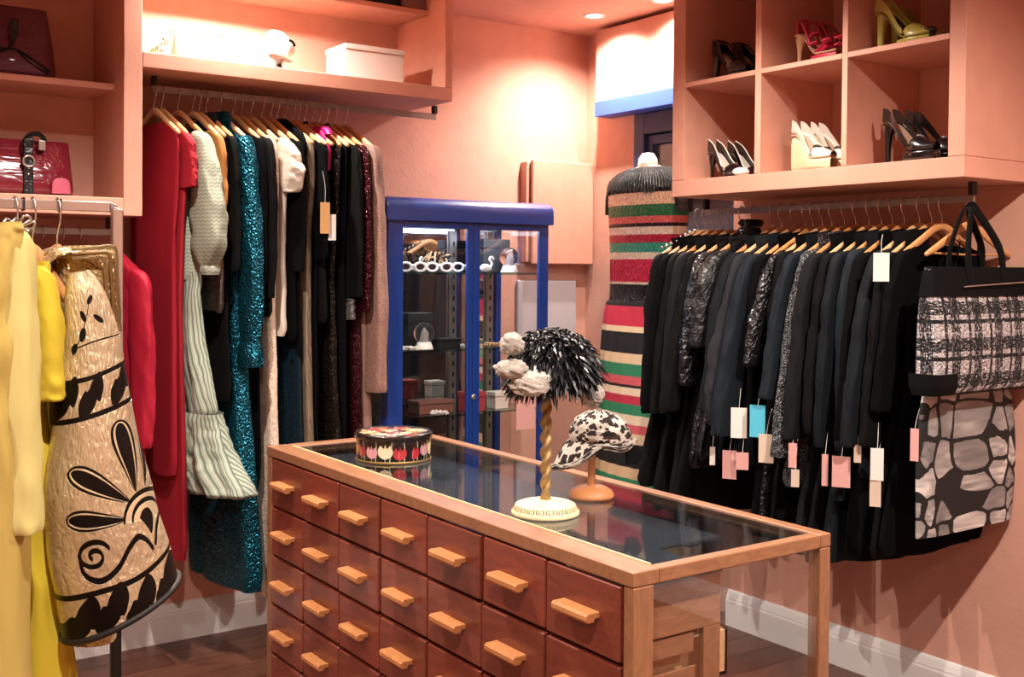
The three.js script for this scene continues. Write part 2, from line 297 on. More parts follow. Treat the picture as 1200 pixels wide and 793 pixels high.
// ---------------------------------------------------------------- the drawer counter
const CXA = 1.44, CXB = 2.04, CZA = -3.465, CZB = -1.62, CH = .9;
{
  const c = thing('haberdashery_counter', 'long wooden shop counter with rows of small drawers and a glass top', 'counter');
  const pitch = .254, z0 = -1.65;
  // carcass
  part('post', bx(CXA, CXA + .055, 0, CH - .032, CZB - .03, CZB, .003, true), M.frame, c);
  part('post', bx(CXB - .035, CXB, 0, CH - .032, CZB - .035, CZB, .003, true), M.frame, c);
  part('post', bx(CXA, CXA + .055, 0, CH - .032, CZA, CZA + .035, .003, true), M.frame, c);
  part('post', bx(CXB - .035, CXB, 0, CH - .032, CZA, CZA + .035, .003, true), M.frame, c);
  part('top_rail', bx(CXA - .002, CXA + .07, CH - .032, CH, CZA, CZB, .004, true), M.frame, c);
  part('top_rail', bx(CXB - .035, CXB + .002, CH - .032, CH, CZA, CZB, .004, true), M.frame, c);
  part('top_rail', bx(CXA + .07, CXB - .035, CH - .032, CH, CZB - .03, CZB, .004), M.frame, c);
  part('top_rail', bx(CXA + .07, CXB - .035, CH - .032, CH, CZA, CZA + .05, .004), M.frame, c);
  part('plinth', bx(CXA + .02, CXB - .02, 0, .05, CZA + .02, CZB - .02, .003), M.darkframe, c);
  part('base_board', bx(CXA + .02, CXB - .01, .05, .075, CZA + .02, CZB - .03, .002), M.frame, c);
  part('glass_top', bx(CXA + .07, CXB - .035, CH - .012, CH - .004, CZA + .05, CZB - .03, 0), M.glassdark, c);
  part('beading', bx(CXA + .066, CXA + .074, CH - .004, CH + .002, CZA + .05, CZB - .03, 0), M.pale, c);
  part('end_glass', bx(CXA + .055, CXB - .035, .06, CH - .032, CZB - .012, CZB - .006, 0), M.glass, c);
  part('rear_glass', bx(CXB - .012, CXB - .006, .06, CH - .032, CZA + .035, CZB - .035, 0), M.glass, c);
  part('end_panel', bx(CXA + .055, CXB - .035, .05, CH - .032, CZA + .005, CZA + .02, 0), M.darkframe, c);
  part('lining', bx(CXA + .075, CXA + .29, CH - .05, CH - .044, CZA + .05, CZB - .04, 0), std(0x66666b, .7), c, 'grey lining under the glass');
  part('lining', bx(CXA + .29, CXB - .04, CH - .07, CH - .064, CZA + .05, CZB - .3, 0), std(0x66666b, .7), c, 'grey display tray under the glass');
  // drawer case behind the near glass end
  const ex = CXA + .055, ez = CZB - .03;
  part('case_frame', [bx(ex, ex + .225, CH - .16, CH - .05, ez - .02, ez - .004, .002), bx(ex + .175, ex + .225, .08, CH - .16, ez - .02, ez - .004, .002, true)], M.frame, c);
  for (let k = 0; k < 5; k++) {
    const y = CH - .032 - .163 * k;
    part('runner_panel', bx(ex, ex + .175, y - .163 + .02, y - .05, ez - .03, ez - .022, .002), M.frame, c);
    part('runner', bx(ex, ex + .15, y - .163 - .012, y - .163 + .03, ez - .022, ez - .008, .002), M.frame, c);
  }
  // drawer dividers, drawers and handles
  const rails = [], r = rng(9);
  for (let k = 0; k <= 5; k++) { const y = .866 - .163 * k + .004; part('divider_rail', bx(CXA + .012, CXA + .05, y - .006, y + .002, CZA + .03, CZB - .03, 0, true), M.darkframe, c); }
  for (let k = 0; k <= 7; k++) { const z = z0 - pitch * k; part('divider_stile', bx(CXA + .012, CXA + .05, .05, .87, z - .004, z + .004, 0), M.darkframe, c); }
  part('case_back', bx(CXA + .05, CXA + .056, .05, CH - .06, CZA + .03, CZB - .05, 0), M.darkframe, c);
  const front = boxUV(new RoundedBoxGeometry(.018, .153, .244, 2, .004)), fr = [0, .13, .29, .41].map(o => boxUV(front.clone(), o));
  const hs = new THREE.Shape([[0, -.004], [.012, -.004], [.016, -.011], [.03, -.011], [.034, -.006], [.034, .002], [.03, .006], [0, .006]].map(p => new THREE.Vector2(...p)));
  const hg = boxUV(new THREE.ExtrudeGeometry(hs, { depth: .116, bevelEnabled: true, bevelSize: .0015, bevelThickness: .0015, bevelSegments: 1 }).translate(0, 0, -.058).rotateY(Math.PI));
  for (let row = 0; row < 5; row++) for (let col = 0; col < 7; col++) {
    const q = Math.floor(r() * 4), z = z0 - pitch * (col + .5), y = .866 - .163 * (row + .5);
    const d = part('drawer', fr[q], M.drawer[Math.floor(r() * 4)], c); d.position.set(CXA + .006 + (r() - .5) * .006, y + .002, z);
    const h = part('handle', hg, M.handle, d); h.position.set(-.009, .004, 0);
  }
  // drawer boxes that stick out at the back, seen through the glass
  for (const [k, out] of [[0, .07], [1, .1]]) { const y = .866 - .163 * (k + 1) - .02; const o = [bx(CXA + .056, ex + .225 + out, y - .08, y - .072, ez - .24, ez - .05, 0), bx(ex + .217 + out, ex + .225 + out, y - .08, y + .02, ez - .24, ez - .05, 0), bx(CXA + .056, ex + .225 + out, y - .08, y + .02, ez - .06, ez - .05, 0), bx(CXA + .056, ex + .225 + out, y - .08, y + .02, ez - .24, ez - .23, 0)]; part('drawer_box', o, M.pale, c); }
}

// ---------------------------------------------------------------- garments and hangers
const hookPts = [[0, -.094, 0], [0, -.07, 0], [.006, -.056, 0], [.017, -.036, 0], [.016, -.008, 0], [.007, .004, 0], [-.005, .002, 0], [-.013, -.012, 0]];
const hookGeo = pipe(hookPts, .0019, 26, 5);
const armGeo = loft([[-.2, -.19, .008, .0075], [-.17, -.176, .012, .008], [-.1, -.14, .014, .0075], [-.045, -.109, .014, .007], [0, -.096, .014, .007], [.045, -.109, .014, .007], [.1, -.14, .014, .0075], [.17, -.176, .012, .008], [.2, -.19, .008, .0075]].map(q => ({ p: [q[0], q[1], 0], a: q[2], b: q[3] })), 10, { e1: V(0, 1, 0), nv: 32 });
const armCaps = [-1, 1].map(s => new THREE.SphereGeometry(1, 8, 6).scale(.005, .008, .0075).translate(s * .2, -.19, 0));
const woodArm = merge([armGeo, ...armCaps]).scale(.97, 1, 1);
const barGeo = pipe([[-.18, -.186, 0], [0, -.19, 0], [.18, -.186, 0]], .004, 12, 6);
const hangerMats = [0xffffff, 0xf6e8d8, 0xf0d8c0, 0xe4c4a4].map(c => std(c, .45, { map: paleWood }));
function hanger(pos, turn, label, group, k = 0, bar = false) {
  const h = thing('clothes_hanger', label, 'hanger', group, pos, turn);
  part('hook', hookGeo, M.chrome, h); part('shoulder_arms', woodArm, hangerMats[k % 4], h);
  if (bar) part('trouser_bar', barGeo, hangerMats[k % 4], h);
  return h;
}
// body of a garment on a hanger: local X along the hanger, local Z along the rail, y = 0 on the rail
function bodyGeo(o) {
  const { L, sw = .2, waist = .17, hem = .2, d0 = .022, d1 = .03, nf = 3, fa = .012, neck = .055, slope = .52, top = -.074 - (o.drop ?? 0) - .5 * ((o.neck ?? .055) - .02), seed = 1, wt = .4, us = 1, gather = 0, from = 0, kick = 0, shift = 0 } = o;
  const r = rng(seed * 97 + 13), p1 = r() * 6.28, p2 = r() * 6.28, p3 = r() * 6.28, sway = (r() - .5) * .014;
  const NT = o.nt ?? 34, NU = o.nu ?? 44, H = top - L;
  const W = t => t < wt ? lerp(sw, waist, sstep(.05, wt, t)) : lerp(waist, hem, sstep(wt, 1, t) * .6 + .4 * (t - wt) / (1 - wt));
  const g = grid(NU, NT, (i, j) => {
    let q = 1, t = 0; const js = .1;
    if (!from && j < js) { q = j / js; } else t = from ? lerp(from, 1, j) : (j - js) / (1 - js);
    let inner = 1; if (j > .985) inner = .93;
    const th = i * Math.PI * 2, cs = Math.cos(th), sn = Math.sin(th);
    const w = lerp(neck, W(t), q) * inner, d = lerp(d0 * .9, lerp(d0, d1, t), q) * inner;
    const u = Math.sign(cs) * Math.pow(Math.abs(cs), .75) * w;
    const un = u / w, fe = sstep(.02, .7, t);
    const gv = gather ? gather * sstep(.0, .3, t) * Math.sin(un * 14 + p2) : 0;
    const f = fa * fe * (Math.sin(nf * un * 2.2 + p1 + 1.1 * Math.sin(t * 2.4 + p3)) + .45 * Math.sin(nf * 2.3 * un * 2 + p2 + t * 2)) + sway * Math.sin(t * 2.2 + p1) + gv;
    const wr = q * (.004 * Math.sin(t * 19 + un * 5 + p2) * (1 - t) + .007 * (N16(un * .35 + p1, t * 1.1 + p2) - .5) + .004 * (N32(un * .3 + p3, t * .5) - .5));
    const bs = o.base ?? [0, 0]; const v = bs[1] + d * Math.sign(sn) * Math.pow(Math.abs(sn), .7) * (1 + .25 * fe * Math.sin(nf * 3 * un + p3)) + f + wr + kick * t * t;
    const y = top - slope * Math.max(0, Math.abs(u) - neck) * (1 - sstep(0, .3, t)) - t * H + .006 * fe * Math.sin(un * 4 + p1) - (q < 1 ? (1 - q) * -.004 : 0);
    return [u + bs[0] + shift * t * t, y, v, i * 2 * (w * 2 + d) * us, -t * H];
  });
  return g;
}
function sleeveGeo(o, side) {
  const { sw = .2, slope = .52, neck = .055, top = -.074 - (o.drop ?? 0) - .5 * ((o.neck ?? .055) - .02), sl = .55, r0 = .05, r1 = .038, seed = 1, puff, out = .02, fwd = 0, zs = .62, lean = 0 } = o;
  const far = side < 0 ? .62 : 1;
  const r = rng(seed * 31 + side * 7 + 50), p1 = r() * 6, p2 = r() * 6, dv = (r() - .5) * .02 + fwd;
  const y0 = top - slope * (sw - neck) + .012;
  const rows = [{ p: [side * (sw - .045), y0 + .01, 0], a: .02, b: .018 }, { p: [side * (sw - .022), y0 - .022, 0], a: r0 * .85, b: r0 * zs * .8 }];
  const K = 5;
  for (let k = 1; k <= K; k++) { const t = k / K; let a = (puff ? puff(t) : lerp(r0, r1, t)) * far; rows.push({ p: [side * (sw - .012 + (side > 0 ? out * Math.sin(t * 2.2) + lean * t : -.02)), y0 - .03 - t * (sl - .03), dv * t], a, b: a * zs }); }
  return loft(rows, 30, { nv: 44, fold: (th, t) => (1 + .07 * Math.sin(2 * th + p1 + t * 5) + .05 * Math.sin(5 * th - t * 8 + p2) * sstep(.1, .5, t) + .04 * Math.sin(t * 24 + th * 2 + p2) * sstep(.1, .35, t) * (1 - .5 * t) + .22 * (N16(th / 6.2832, t * .7 + p1) - .5) * sstep(.05, .3, t) + .1 * (N32(th / 6.2832, t * .9 + p2) - .5)) * (t > .985 ? .9 : 1) });
}
const garments = [];
// neighbours on a rail press each other flat: keep a garment within its share of the rail
function squeeze(g, before, after) {
  g.children.forEach(m => { if (m.name === 'stud' || m.name === 'frill') return; const p = m.geometry.attributes.position; for (let i = 0; i < p.count; i++) { const z = p.getZ(i), h = (z > 0 ? before : after) * .95; p.setZ(i, h * Math.tanh(z / h)); } m.geometry.computeVertexNormals(); });
}
function garment(o) {       // o: name label category group pos turn mat, sleeve (mat), L, ...
  const g = thing(o.name, o.label, o.category ?? 'dress', o.group, o.pos, o.turn ?? 0);
  part(o.bodyName ?? 'bodice', bodyGeo(o), o.mat, g);
  if (o.sl) for (const s of [1, -1]) part('sleeve', sleeveGeo(o, s), o.sleeveMat ?? o.mat, g);
  if (o.straps) for (const s of [1, -1]) part('strap', pipe([[s * .05, -.1, -.018], [s * .06, -.095, 0], [s * .05, -.1, .018]], .004, 6, 5), o.mat, g);
  garments.push(g); return g;
}
function skirt(g, o, mat, name = 'skirt') { return part(name, bodyGeo(o), mat, g); }

// --- special cloths
const sageTex = ctex(canvas(128, 128, (c, w, h) => { c.fillStyle = '#b9bdae'; c.fillRect(0, 0, w, h); c.strokeStyle = '#8d9486'; c.lineWidth = 4; for (let y = -16; y < h + 16; y += 16) { c.beginPath(); for (let x = -16; x <= w + 16; x += 16) c.lineTo(x, y + ((x / 16) % 2 ? 8 : 0)); c.stroke(); } }), 1 / .11);
const sageStripe = ctex(canvas(128, 128, (c, w, h) => { c.fillStyle = '#bac2b3'; c.fillRect(0, 0, w, h); c.fillStyle = '#7d8a80'; for (let x = 0; x < w; x += 32) c.fillRect(x, 0, 9, h); c.fillStyle = '#dcded2'; for (let x = 16; x < w; x += 32) c.fillRect(x, 0, 5, h); }), 1 / .1);
const laceTex = (base, dark) => ctex(canvas(256, 256, (c, w, h) => { c.fillStyle = base; c.fillRect(0, 0, w, h); const r = rng(8); c.strokeStyle = dark; for (let k = 0; k < 260; k++) { c.lineWidth = 1 + r() * 2; c.beginPath(); c.arc(r() * w, r() * h, 3 + r() * 9, r() * 6, r() * 6); c.stroke(); } }), 1 / .22);
const oliveTex = ctex(canvas(128, 256, (c, w, h) => { c.fillStyle = '#6f5e4c'; c.fillRect(0, 0, w, h); const r = rng(12); for (let k = 0; k < 90; k++) { const v = r(); c.fillStyle = v > .6 ? '#93806a' : v > .3 ? '#4c4036' : '#7e6c58'; c.fillRect(r() * w, r() * h - 40, 1 + r() * 5, 40 + r() * 90); } }), 1 / .1, 1 / .3);
const tweedTex = ctex(canvas(128, 128, (c, w, h) => { c.fillStyle = '#131416'; c.fillRect(0, 0, w, h); const r = rng(3); for (let k = 0; k < 1500; k++) { const v = r(); c.fillStyle = v > .5 ? '#b9bcc0' : v > .3 ? '#6a6e74' : '#000'; c.fillRect(r() * w, r() * h, 2, 2); } }), 1 / .14);
const houndTex = ctex(canvas(64, 64, (c, w, h) => { c.fillStyle = '#d8d6d2'; c.fillRect(0, 0, w, h); c.fillStyle = '#15161a'; c.fillRect(0, 0, 32, 32); for (let k = 0; k < 4; k++) { c.beginPath(); c.moveTo(32 + k * 16, 0); c.lineTo(40 + k * 16, 0); c.lineTo(32 + k * 16 - 32, 32); c.lineTo(32 + k * 16 - 40, 32); c.fill(); } }), 1 / .03);
const G = {
  crimson: cloth(0x8f1a28, .7), scarlet: cloth(0x98202c, .7), raspberry: cloth(0xa01f33, .5), maroon: cloth(0x4d0f18, .8),
  sage: cloth(0xd8dad4, .8, { map: sageTex }), sagestripe: cloth(0xd8dcd6, .8, { map: sageStripe }),
  camel: cloth(0xa5713f), silver: sequin(0x9a9696), black: M.black, velvet: phy(0x070708, .95, { specularIntensity: .15 }), charcoal: cloth(0x25262a),
  teal: sequin(0x1f7088, { roughness: .4, metalness: .8, bumpScale: .009 }), bluesq: sequin(0x22465a), cream: std(0xffffff, .85, { map: laceTex('#d9c4b0', '#a98d76'), bumpMap: sequinBump, bumpScale: .003 }),
  ivory: cloth(0xd8cbbc, .75), olive: std(0xffffff, .6, { map: oliveTex, bumpMap: oliveTex, bumpScale: .004 }), magenta: phy(0xb01062, .35, { sheen: .6 }),
  bronze: std(0x3c322b, .4, { map: sparkMap, roughnessMap: sequinRough, bumpMap: sequinBump, bumpScale: .008, metalness: .7 }), burgundy: std(0x52161f, .4, { map: sparkMap, roughnessMap: sequinRough, bumpMap: sequinBump, bumpScale: .008, metalness: .7 }),
  dusty: std(0xb08678, .55, { map: softSpark, bumpMap: sequinBump, bumpScale: .002 }), steelblue: cloth(0x161d23, .75), inkblue: cloth(0x0f1418, .75), greyblack: cloth(0x111214, .8),
  tweed: std(0xffffff, .9, { map: tweedTex, bumpMap: sequinBump, bumpScale: .004 }), hound: std(0xffffff, .85, { map: houndTex }), leather: M.leatherblack, satin: phy(0x121214, .32, { bumpMap: crumple, bumpScale: .01 }),
};

// --- the dress rail under the white hats
const zNear = -3.93, Lr = (px, py) => onZ(px, py, zNear).y - YRAIL;
const NEAR = -Math.PI / 2;
const hookAt = px => V(onZ(px, 110, ZRAIL).x, YRAIL, ZRAIL);
const rowL = 'dresses on the rail under the hat shelf';
const LEFT = [
  // px, key, name, category, label, material, options
  [184, 'dress', 'dress', 'dark crimson crepe gown at the end of the rail by the shelf panel', G.crimson, { neck: .1, L: Lr(190, 560), hem: .17, fa: .014 }],
  [189, 'dress', 'dress', 'long scarlet jersey gown with short sleeves beside the sage dress', G.scarlet, { neck: .11, L: Lr(215, 655), sl: .2, r0: .055, r1: .06, hem: .21, d1: .05, fa: .018 }],
  [205, 'dress', 'dress', 'sage green striped dress with one large puffed sleeve and frilled hem', G.sage, { L: Lr(235, 330), sl: .5, r0: .06, puff: t => t > .97 ? .03 : .045 + .055 * Math.sin(Math.min(1, t * 1.02) * 2.6), zs: .75, out: .05, waist: .15, hem: .16 }],
  [228, 'blouse', 'blouse', 'camel brown satin blouse between sage and black dresses', G.camel, { L: Lr(250, 322), sl: .42, r0: .05, r1: .045 }],
  [237, 'top', 'top', 'silver white sequinned top hanging behind the camel blouse', G.silver, { L: Lr(250, 366), hem: .18 }],
  [246, 'dress', 'dress', 'black dress with grey collar beside the teal sequinned gown', G.black, { L: Lr(250, 470), sl: .5 }],
  [259, 'gown', 'dress', 'long teal sequinned gown with full sleeves and glittering cuffs', G.teal, { L: Lr(275, 690), sl: .82, r0: .06, puff: t => t > .95 ? .034 : .048 + .02 * Math.sin(t * 3), zs: .8, out: .05, hem: .24, d1: .075, nf: 5, fa: .02, waist: .16, shift: .05 }],
  [271, 'dress', 'dress', 'black velvet dress right beside the teal sequinned gown', G.velvet, { L: Lr(300, 560), sl: .55, r0: .05 }],
  [283, 'coat', 'coat', 'long black coat between teal gown and cream lace gown', G.black, { L: Lr(310, 370), sl: .6, r0: .055, hem: .22, d0: .03 }],
  [291, 'gown', 'dress', 'long cream lace gown reaching almost to the floor', G.cream, { L: Lr(312, 700), hem: .22, d1: .06, nf: 4 }],
  [302, 'blouse', 'blouse', 'ivory blouse with short puffed sleeves', G.ivory, { L: Lr(325, 395), sl: .2, r0: .06, puff: t => .045 + .03 * Math.sin(t * 3), hem: .17 }],
  [310, 'dress', 'dress', 'black crepe dress beside the ivory puff sleeved blouse', G.velvet, { L: Lr(330, 400), sl: .5, hem: .19 }],
  [318, 'gown', 'dress', 'blue sequinned gown with black bodice beside the olive gown', G.bluesq, { L: Lr(336, 560), hem: .2 }],
  [326, 'gown', 'dress', 'olive bronze pleated long gown', G.olive, { L: Lr(355, 570), sl: .0, hem: .21, d0: .03, d1: .04, gather: .006 }],
  [334, 'dress', 'dress', 'plain black dress next to the olive bronze gown', G.velvet, { L: Lr(360, 540), sl: .45 }],
  [342, 'dress', 'dress', 'thin black slip dress beside the magenta blouse', G.black, { L: Lr(365, 380), straps: true }],
  [358, 'blouse', 'blouse', 'bright magenta satin bow blouse', G.magenta, { L: -.34, sw: .15, waist: .13, hem: .12, d0: .03, nf: 4 }],
  [367, 'gown', 'dress', 'dark bronze glitter gown below the tan price tag', G.bronze, { L: Lr(385, 560), hem: .21, d1: .05, waist: .16 }],
  [381, 'dress', 'dress', 'black dress with thin straps beside the bronze glitter gown', G.velvet, { L: Lr(400, 540), straps: true, hem: .18 }],
  [390, 'top', 'top', 'long sleeved black top with silver sequinned hem', G.black, { L: Lr(405, 372), sl: .6, r0: .05 }],
  [396, 'dress', 'dress', 'burgundy sequinned dress beside the dusty pink gown', G.burgundy, { L: Lr(418, 560), sl: .66, r0: .055, r1: .045, hem: .19 }],
  [409, 'gown', 'dress', 'dusty pink sparkling gown with long sleeves at the cabinet end of the rail', G.dusty, { L: Lr(438, 545), sl: .98, r0: .06, r1: .052, out: .03, hem: .18, d1: .04, zs: .8 }],
];
const share = [.6, .9, 2.3, .7, .6, .8, 2.0, .8, 1.0, 1.1, 1.3, .7, .7, 1.1, .7, .5, .9, 1.0, .7, .8, 1.1, 1.5], total = share.reduce((a, b) => a + b, 0);
const xs0 = hookAt(177).x, xs1 = hookAt(412).x; let run = 0;
LEFT.forEach(([px, name, cat, label, mat, o], i) => {
  const half = share[i] / total * (xs1 - xs0) / 2, p = hookAt(px), tw = NEAR + .15; p.x = xs0 + run / total * (xs1 - xs0) + half; run += share[i];
  hanger(p, tw, 'pale wooden hanger of the ' + label.replace(/ (at|beside|between|right|next|hanging|reaching|below|with) .*/, '') + ' on the dress rail' + '', 'wooden hangers on the long rail', i % 3);
  const g = garment({ name: name === 'gown' ? 'gown' : name, label, category: cat, group: rowL, pos: p, turn: tw, mat, seed: i + 3, neck: .15 + .012 * (i % 3), drop: .034, d0: .019, ...o });
  if (i === 2) {   // striped skirt with a frill
    const Lh = Lr(260, 577), Lf = Lr(245, 485);
    skirt(g, { L: Lf, sw: .16, waist: .15, hem: .2, d0: .03, d1: .05, top: Lr(225, 318), neck: .15, slope: 0, seed: 40, from: .001, fa: .014, nf: 4, shift: .05, kick: -.03 }, G.sagestripe);
    skirt(g, { L: Lh, sw: .2, waist: .215, hem: .25, d0: .06, d1: .1, top: Lf + .006, neck: .19, slope: 0, seed: 41, from: .001, fa: .01, nf: 6, gather: .009, shift: .05, kick: -.06, base: [.05, -.03] }, G.sagestripe, 'frill');
    const cuff = loft([{ p: [.245, -.66, 0], a: .03, b: .025 }, { p: [.245, -.68, 0], a: .045, b: .035 }, { p: [.245, -.70, 0], a: .04, b: .03 }], 20, { fold: th => 1 + .12 * Math.sin(th * 7) }); part('cuff', cuff, G.sage, g);
  }
  if (i === 5) part('collar', loft([{ p: [0, -.088, 0], a: .06, b: .03 }, { p: [0, -.11, 0], a: .085, b: .035 }, { p: [0, -.15, 0], a: .1, b: .034 }], 20, {}), G.charcoal, g, 'grey collar');
  if (i === 6) { part('cuff', loft([{ p: [.235, -.95, 0], a: .045, b: .04 }, { p: [.235, -1.0, 0], a: .06, b: .055 }, { p: [.235, -1.04, 0], a: .055, b: .05 }], 20, { fold: th => 1 + .1 * Math.sin(th * 6) }), G.teal, g); part('collar', loft([{ p: [0, -.08, 0], a: .06, b: .03 }, { p: [0, -.12, 0], a: .09, b: .04 }, { p: [0, -.19, 0], a: .13, b: .036 }], 20, { fold: th => 1 + .08 * Math.sin(th * 5) }), G.teal, g); }
  if (i === 12) part('bodice_overlay', bodyGeo({ L: Lr(336, 425), seed: 15, sw: .205, d0: .027, d1: .03, waist: .175, hem: .185 }), G.velvet, g, 'black bodice');
  if (i === 19) part('hem_band', bodyGeo({ L: Lr(405, 373), top: Lr(405, 350), sw: .198, waist: .2, hem: .203, neck: .19, slope: 0, d0: .034, d1: .036, from: .001, fa: .004 }), G.silver, g, 'silver sequinned band');
  if (i === 16) part('bow', [loft([{ p: [.05, -.11, 0], a: .012, b: .012 }, { p: [.1, -.13, .01], a: .03, b: .02 }, { p: [.15, -.2, .0], a: .03, b: .018 }, { p: [.155, -.29, 0], a: .022, b: .014 }], 12, {}), loft([{ p: [.05, -.11, 0], a: .012, b: .012 }, { p: [.12, -.12, -.01], a: .035, b: .02 }, { p: [.17, -.15, 0], a: .02, b: .016 }], 12, {})], G.magenta, g);
  squeeze(g, half, half);
});
// --- the rail under the handbag shelves
const UNDER = [
  [128, 'raspberry red satin jacket at the end of the rail under the handbags', G.raspberry, { L: onZ(170, 545, -3.93).y - YRL, sl: .62, r0: .065, r1: .05, hem: .21, d1: .04, d0: .035 }],
  [92, 'wine red dress behind the gold jacket under the handbags', G.crimson, { L: -1.1, sl: .5 }],
  [72, 'dark maroon dress behind the gold jacket under the handbags', G.maroon, { L: -1.2 }],
  [48, 'dark maroon coat with long sleeves under the handbags', G.maroon, { L: -1.15, sl: .6 }],
  [18, 'black evening dress under the handbags', G.velvet, { L: -1.25 }],
];
UNDER.forEach(([px, label, mat, o], i) => {
  const p = V(onZ(px, 268, ZRAIL).x, YRL, ZRAIL), tw = NEAR + .3;
  hanger(p, tw, 'thin wooden hanger for the ' + label.replace(/ (at|behind|with|under) .*/, '') + ' under the handbag shelves', 'hangers under the handbag shelves', i + 1);
  const ug = garment({ name: i ? 'dress' : 'jacket', label, category: i ? 'dress' : 'jacket', group: 'garments under the handbag shelves', pos: p, turn: tw, mat, seed: i + 60, ...o });
  squeeze(ug, .032, .034);
});

// --- the dark rail under the shoes
const PLAIN = 'plain black wool coat in the row under the shoe cubbyholes';
const H = (px, py) => onX(px, py, 3.0).y - YRR;
const RIGHT = [
  [818, 'black jacket with silver studded collar at the far end under the shoes', G.black, { L: -1.1, sl: .6 }, 'jacket'],
  [827, PLAIN, G.velvet, { L: -1.2, sl: .62 }],
  [836, PLAIN, G.black, { L: -1.15, sl: .62 }],
  [846, PLAIN, G.greyblack, { L: -1.2, sl: .62, r0: .058 }],
  [857, PLAIN, G.black, { L: -1.2, sl: .6 }],
  [870, 'black jacket with ruffled satin front among the black coats', G.satin, { L: -1.0, sl: .5, r0: .07, r1: .05 }, 'jacket'],
  [884, 'black leather jacket with puffed shoulders and high ruffled collar', G.leather, { L: -.95, sl: .36, r0: .08, r1: .06, zs: .8 }, 'jacket'],
  [906, 'dark slate blue blazer behind the charcoal jacket', G.inkblue, { L: -.95, sl: .58, r0: .058 }, 'jacket'],
  [916, 'charcoal grey wool jacket with very wide sleeves', G.charcoal, { L: -.82, sl: .62, r0: .07, puff: t => .06 + .05 * t, zs: .55, out: .05 }, 'jacket'],
  [930, 'steel blue grey blazer next to the charcoal wide sleeved jacket', G.steelblue, { L: -.95, sl: .64, r0: .06, r1: .05, out: .035 }, 'jacket'],
  [944, 'plain black wool coat between the steel blue blazer and black lace dress', G.velvet, { L: -1.2, sl: .6 }],
  [953, 'black lace dress with sparkling threads under the shoe cubbyholes', G.satin, { L: -1.15, sl: .4 }, 'dress'],
  [964, 'plain black wool coat between the black lace dress and dark slate jacket', G.black, { L: -1.22, sl: .62, r0: .055 }],
  [975, 'dark slate jacket with narrow lapels beside the speckled tweed jacket', G.steelblue, { L: -.9, sl: .5, r0: .055 }, 'jacket'],
  [990, 'black and white speckled tweed jacket', G.tweed, { L: -.98, sl: .7, r0: .05, r1: .036 }, 'jacket'],
  [1003, 'grey black wool coat beside the speckled tweed jacket', G.greyblack, { L: H(1000, 660), sl: .62, r0: .058 }, 'coat'],
  [1019, 'plain black wool coat between the grey black coat and ink blue coat', G.black, { L: H(1010, 668), sl: .6 }],
  [1033, 'ink blue tailored coat with long lapels', G.inkblue, { L: H(1030, 668), sl: .64, r0: .06 }, 'coat'],
  [1046, 'slate blue long coat with notched lapels and narrow sleeves', G.steelblue, { L: -1.0, sl: .66, r0: .058, out: .03 }, 'coat'],
  [1060, 'plain black velvet coat between the slate blue coat and ink black blazer', G.velvet, { L: H(1060, 672), sl: .6 }],
  [1078, 'ink black blazer with pale cuffs tag beside the tweed bag', G.inkblue, { L: -.9, sl: .62, r0: .062, out: .03 }, 'jacket'],
  [1092, 'long black skirt coat beside the printed skirt', G.black, { L: H(1110, 672), sl: .6 }, 'coat'],
  [1104, 'black dress hanging behind the tweed bag', G.velvet, { L: H(1125, 668), sl: .5 }, 'dress'],
];
const placed = [];
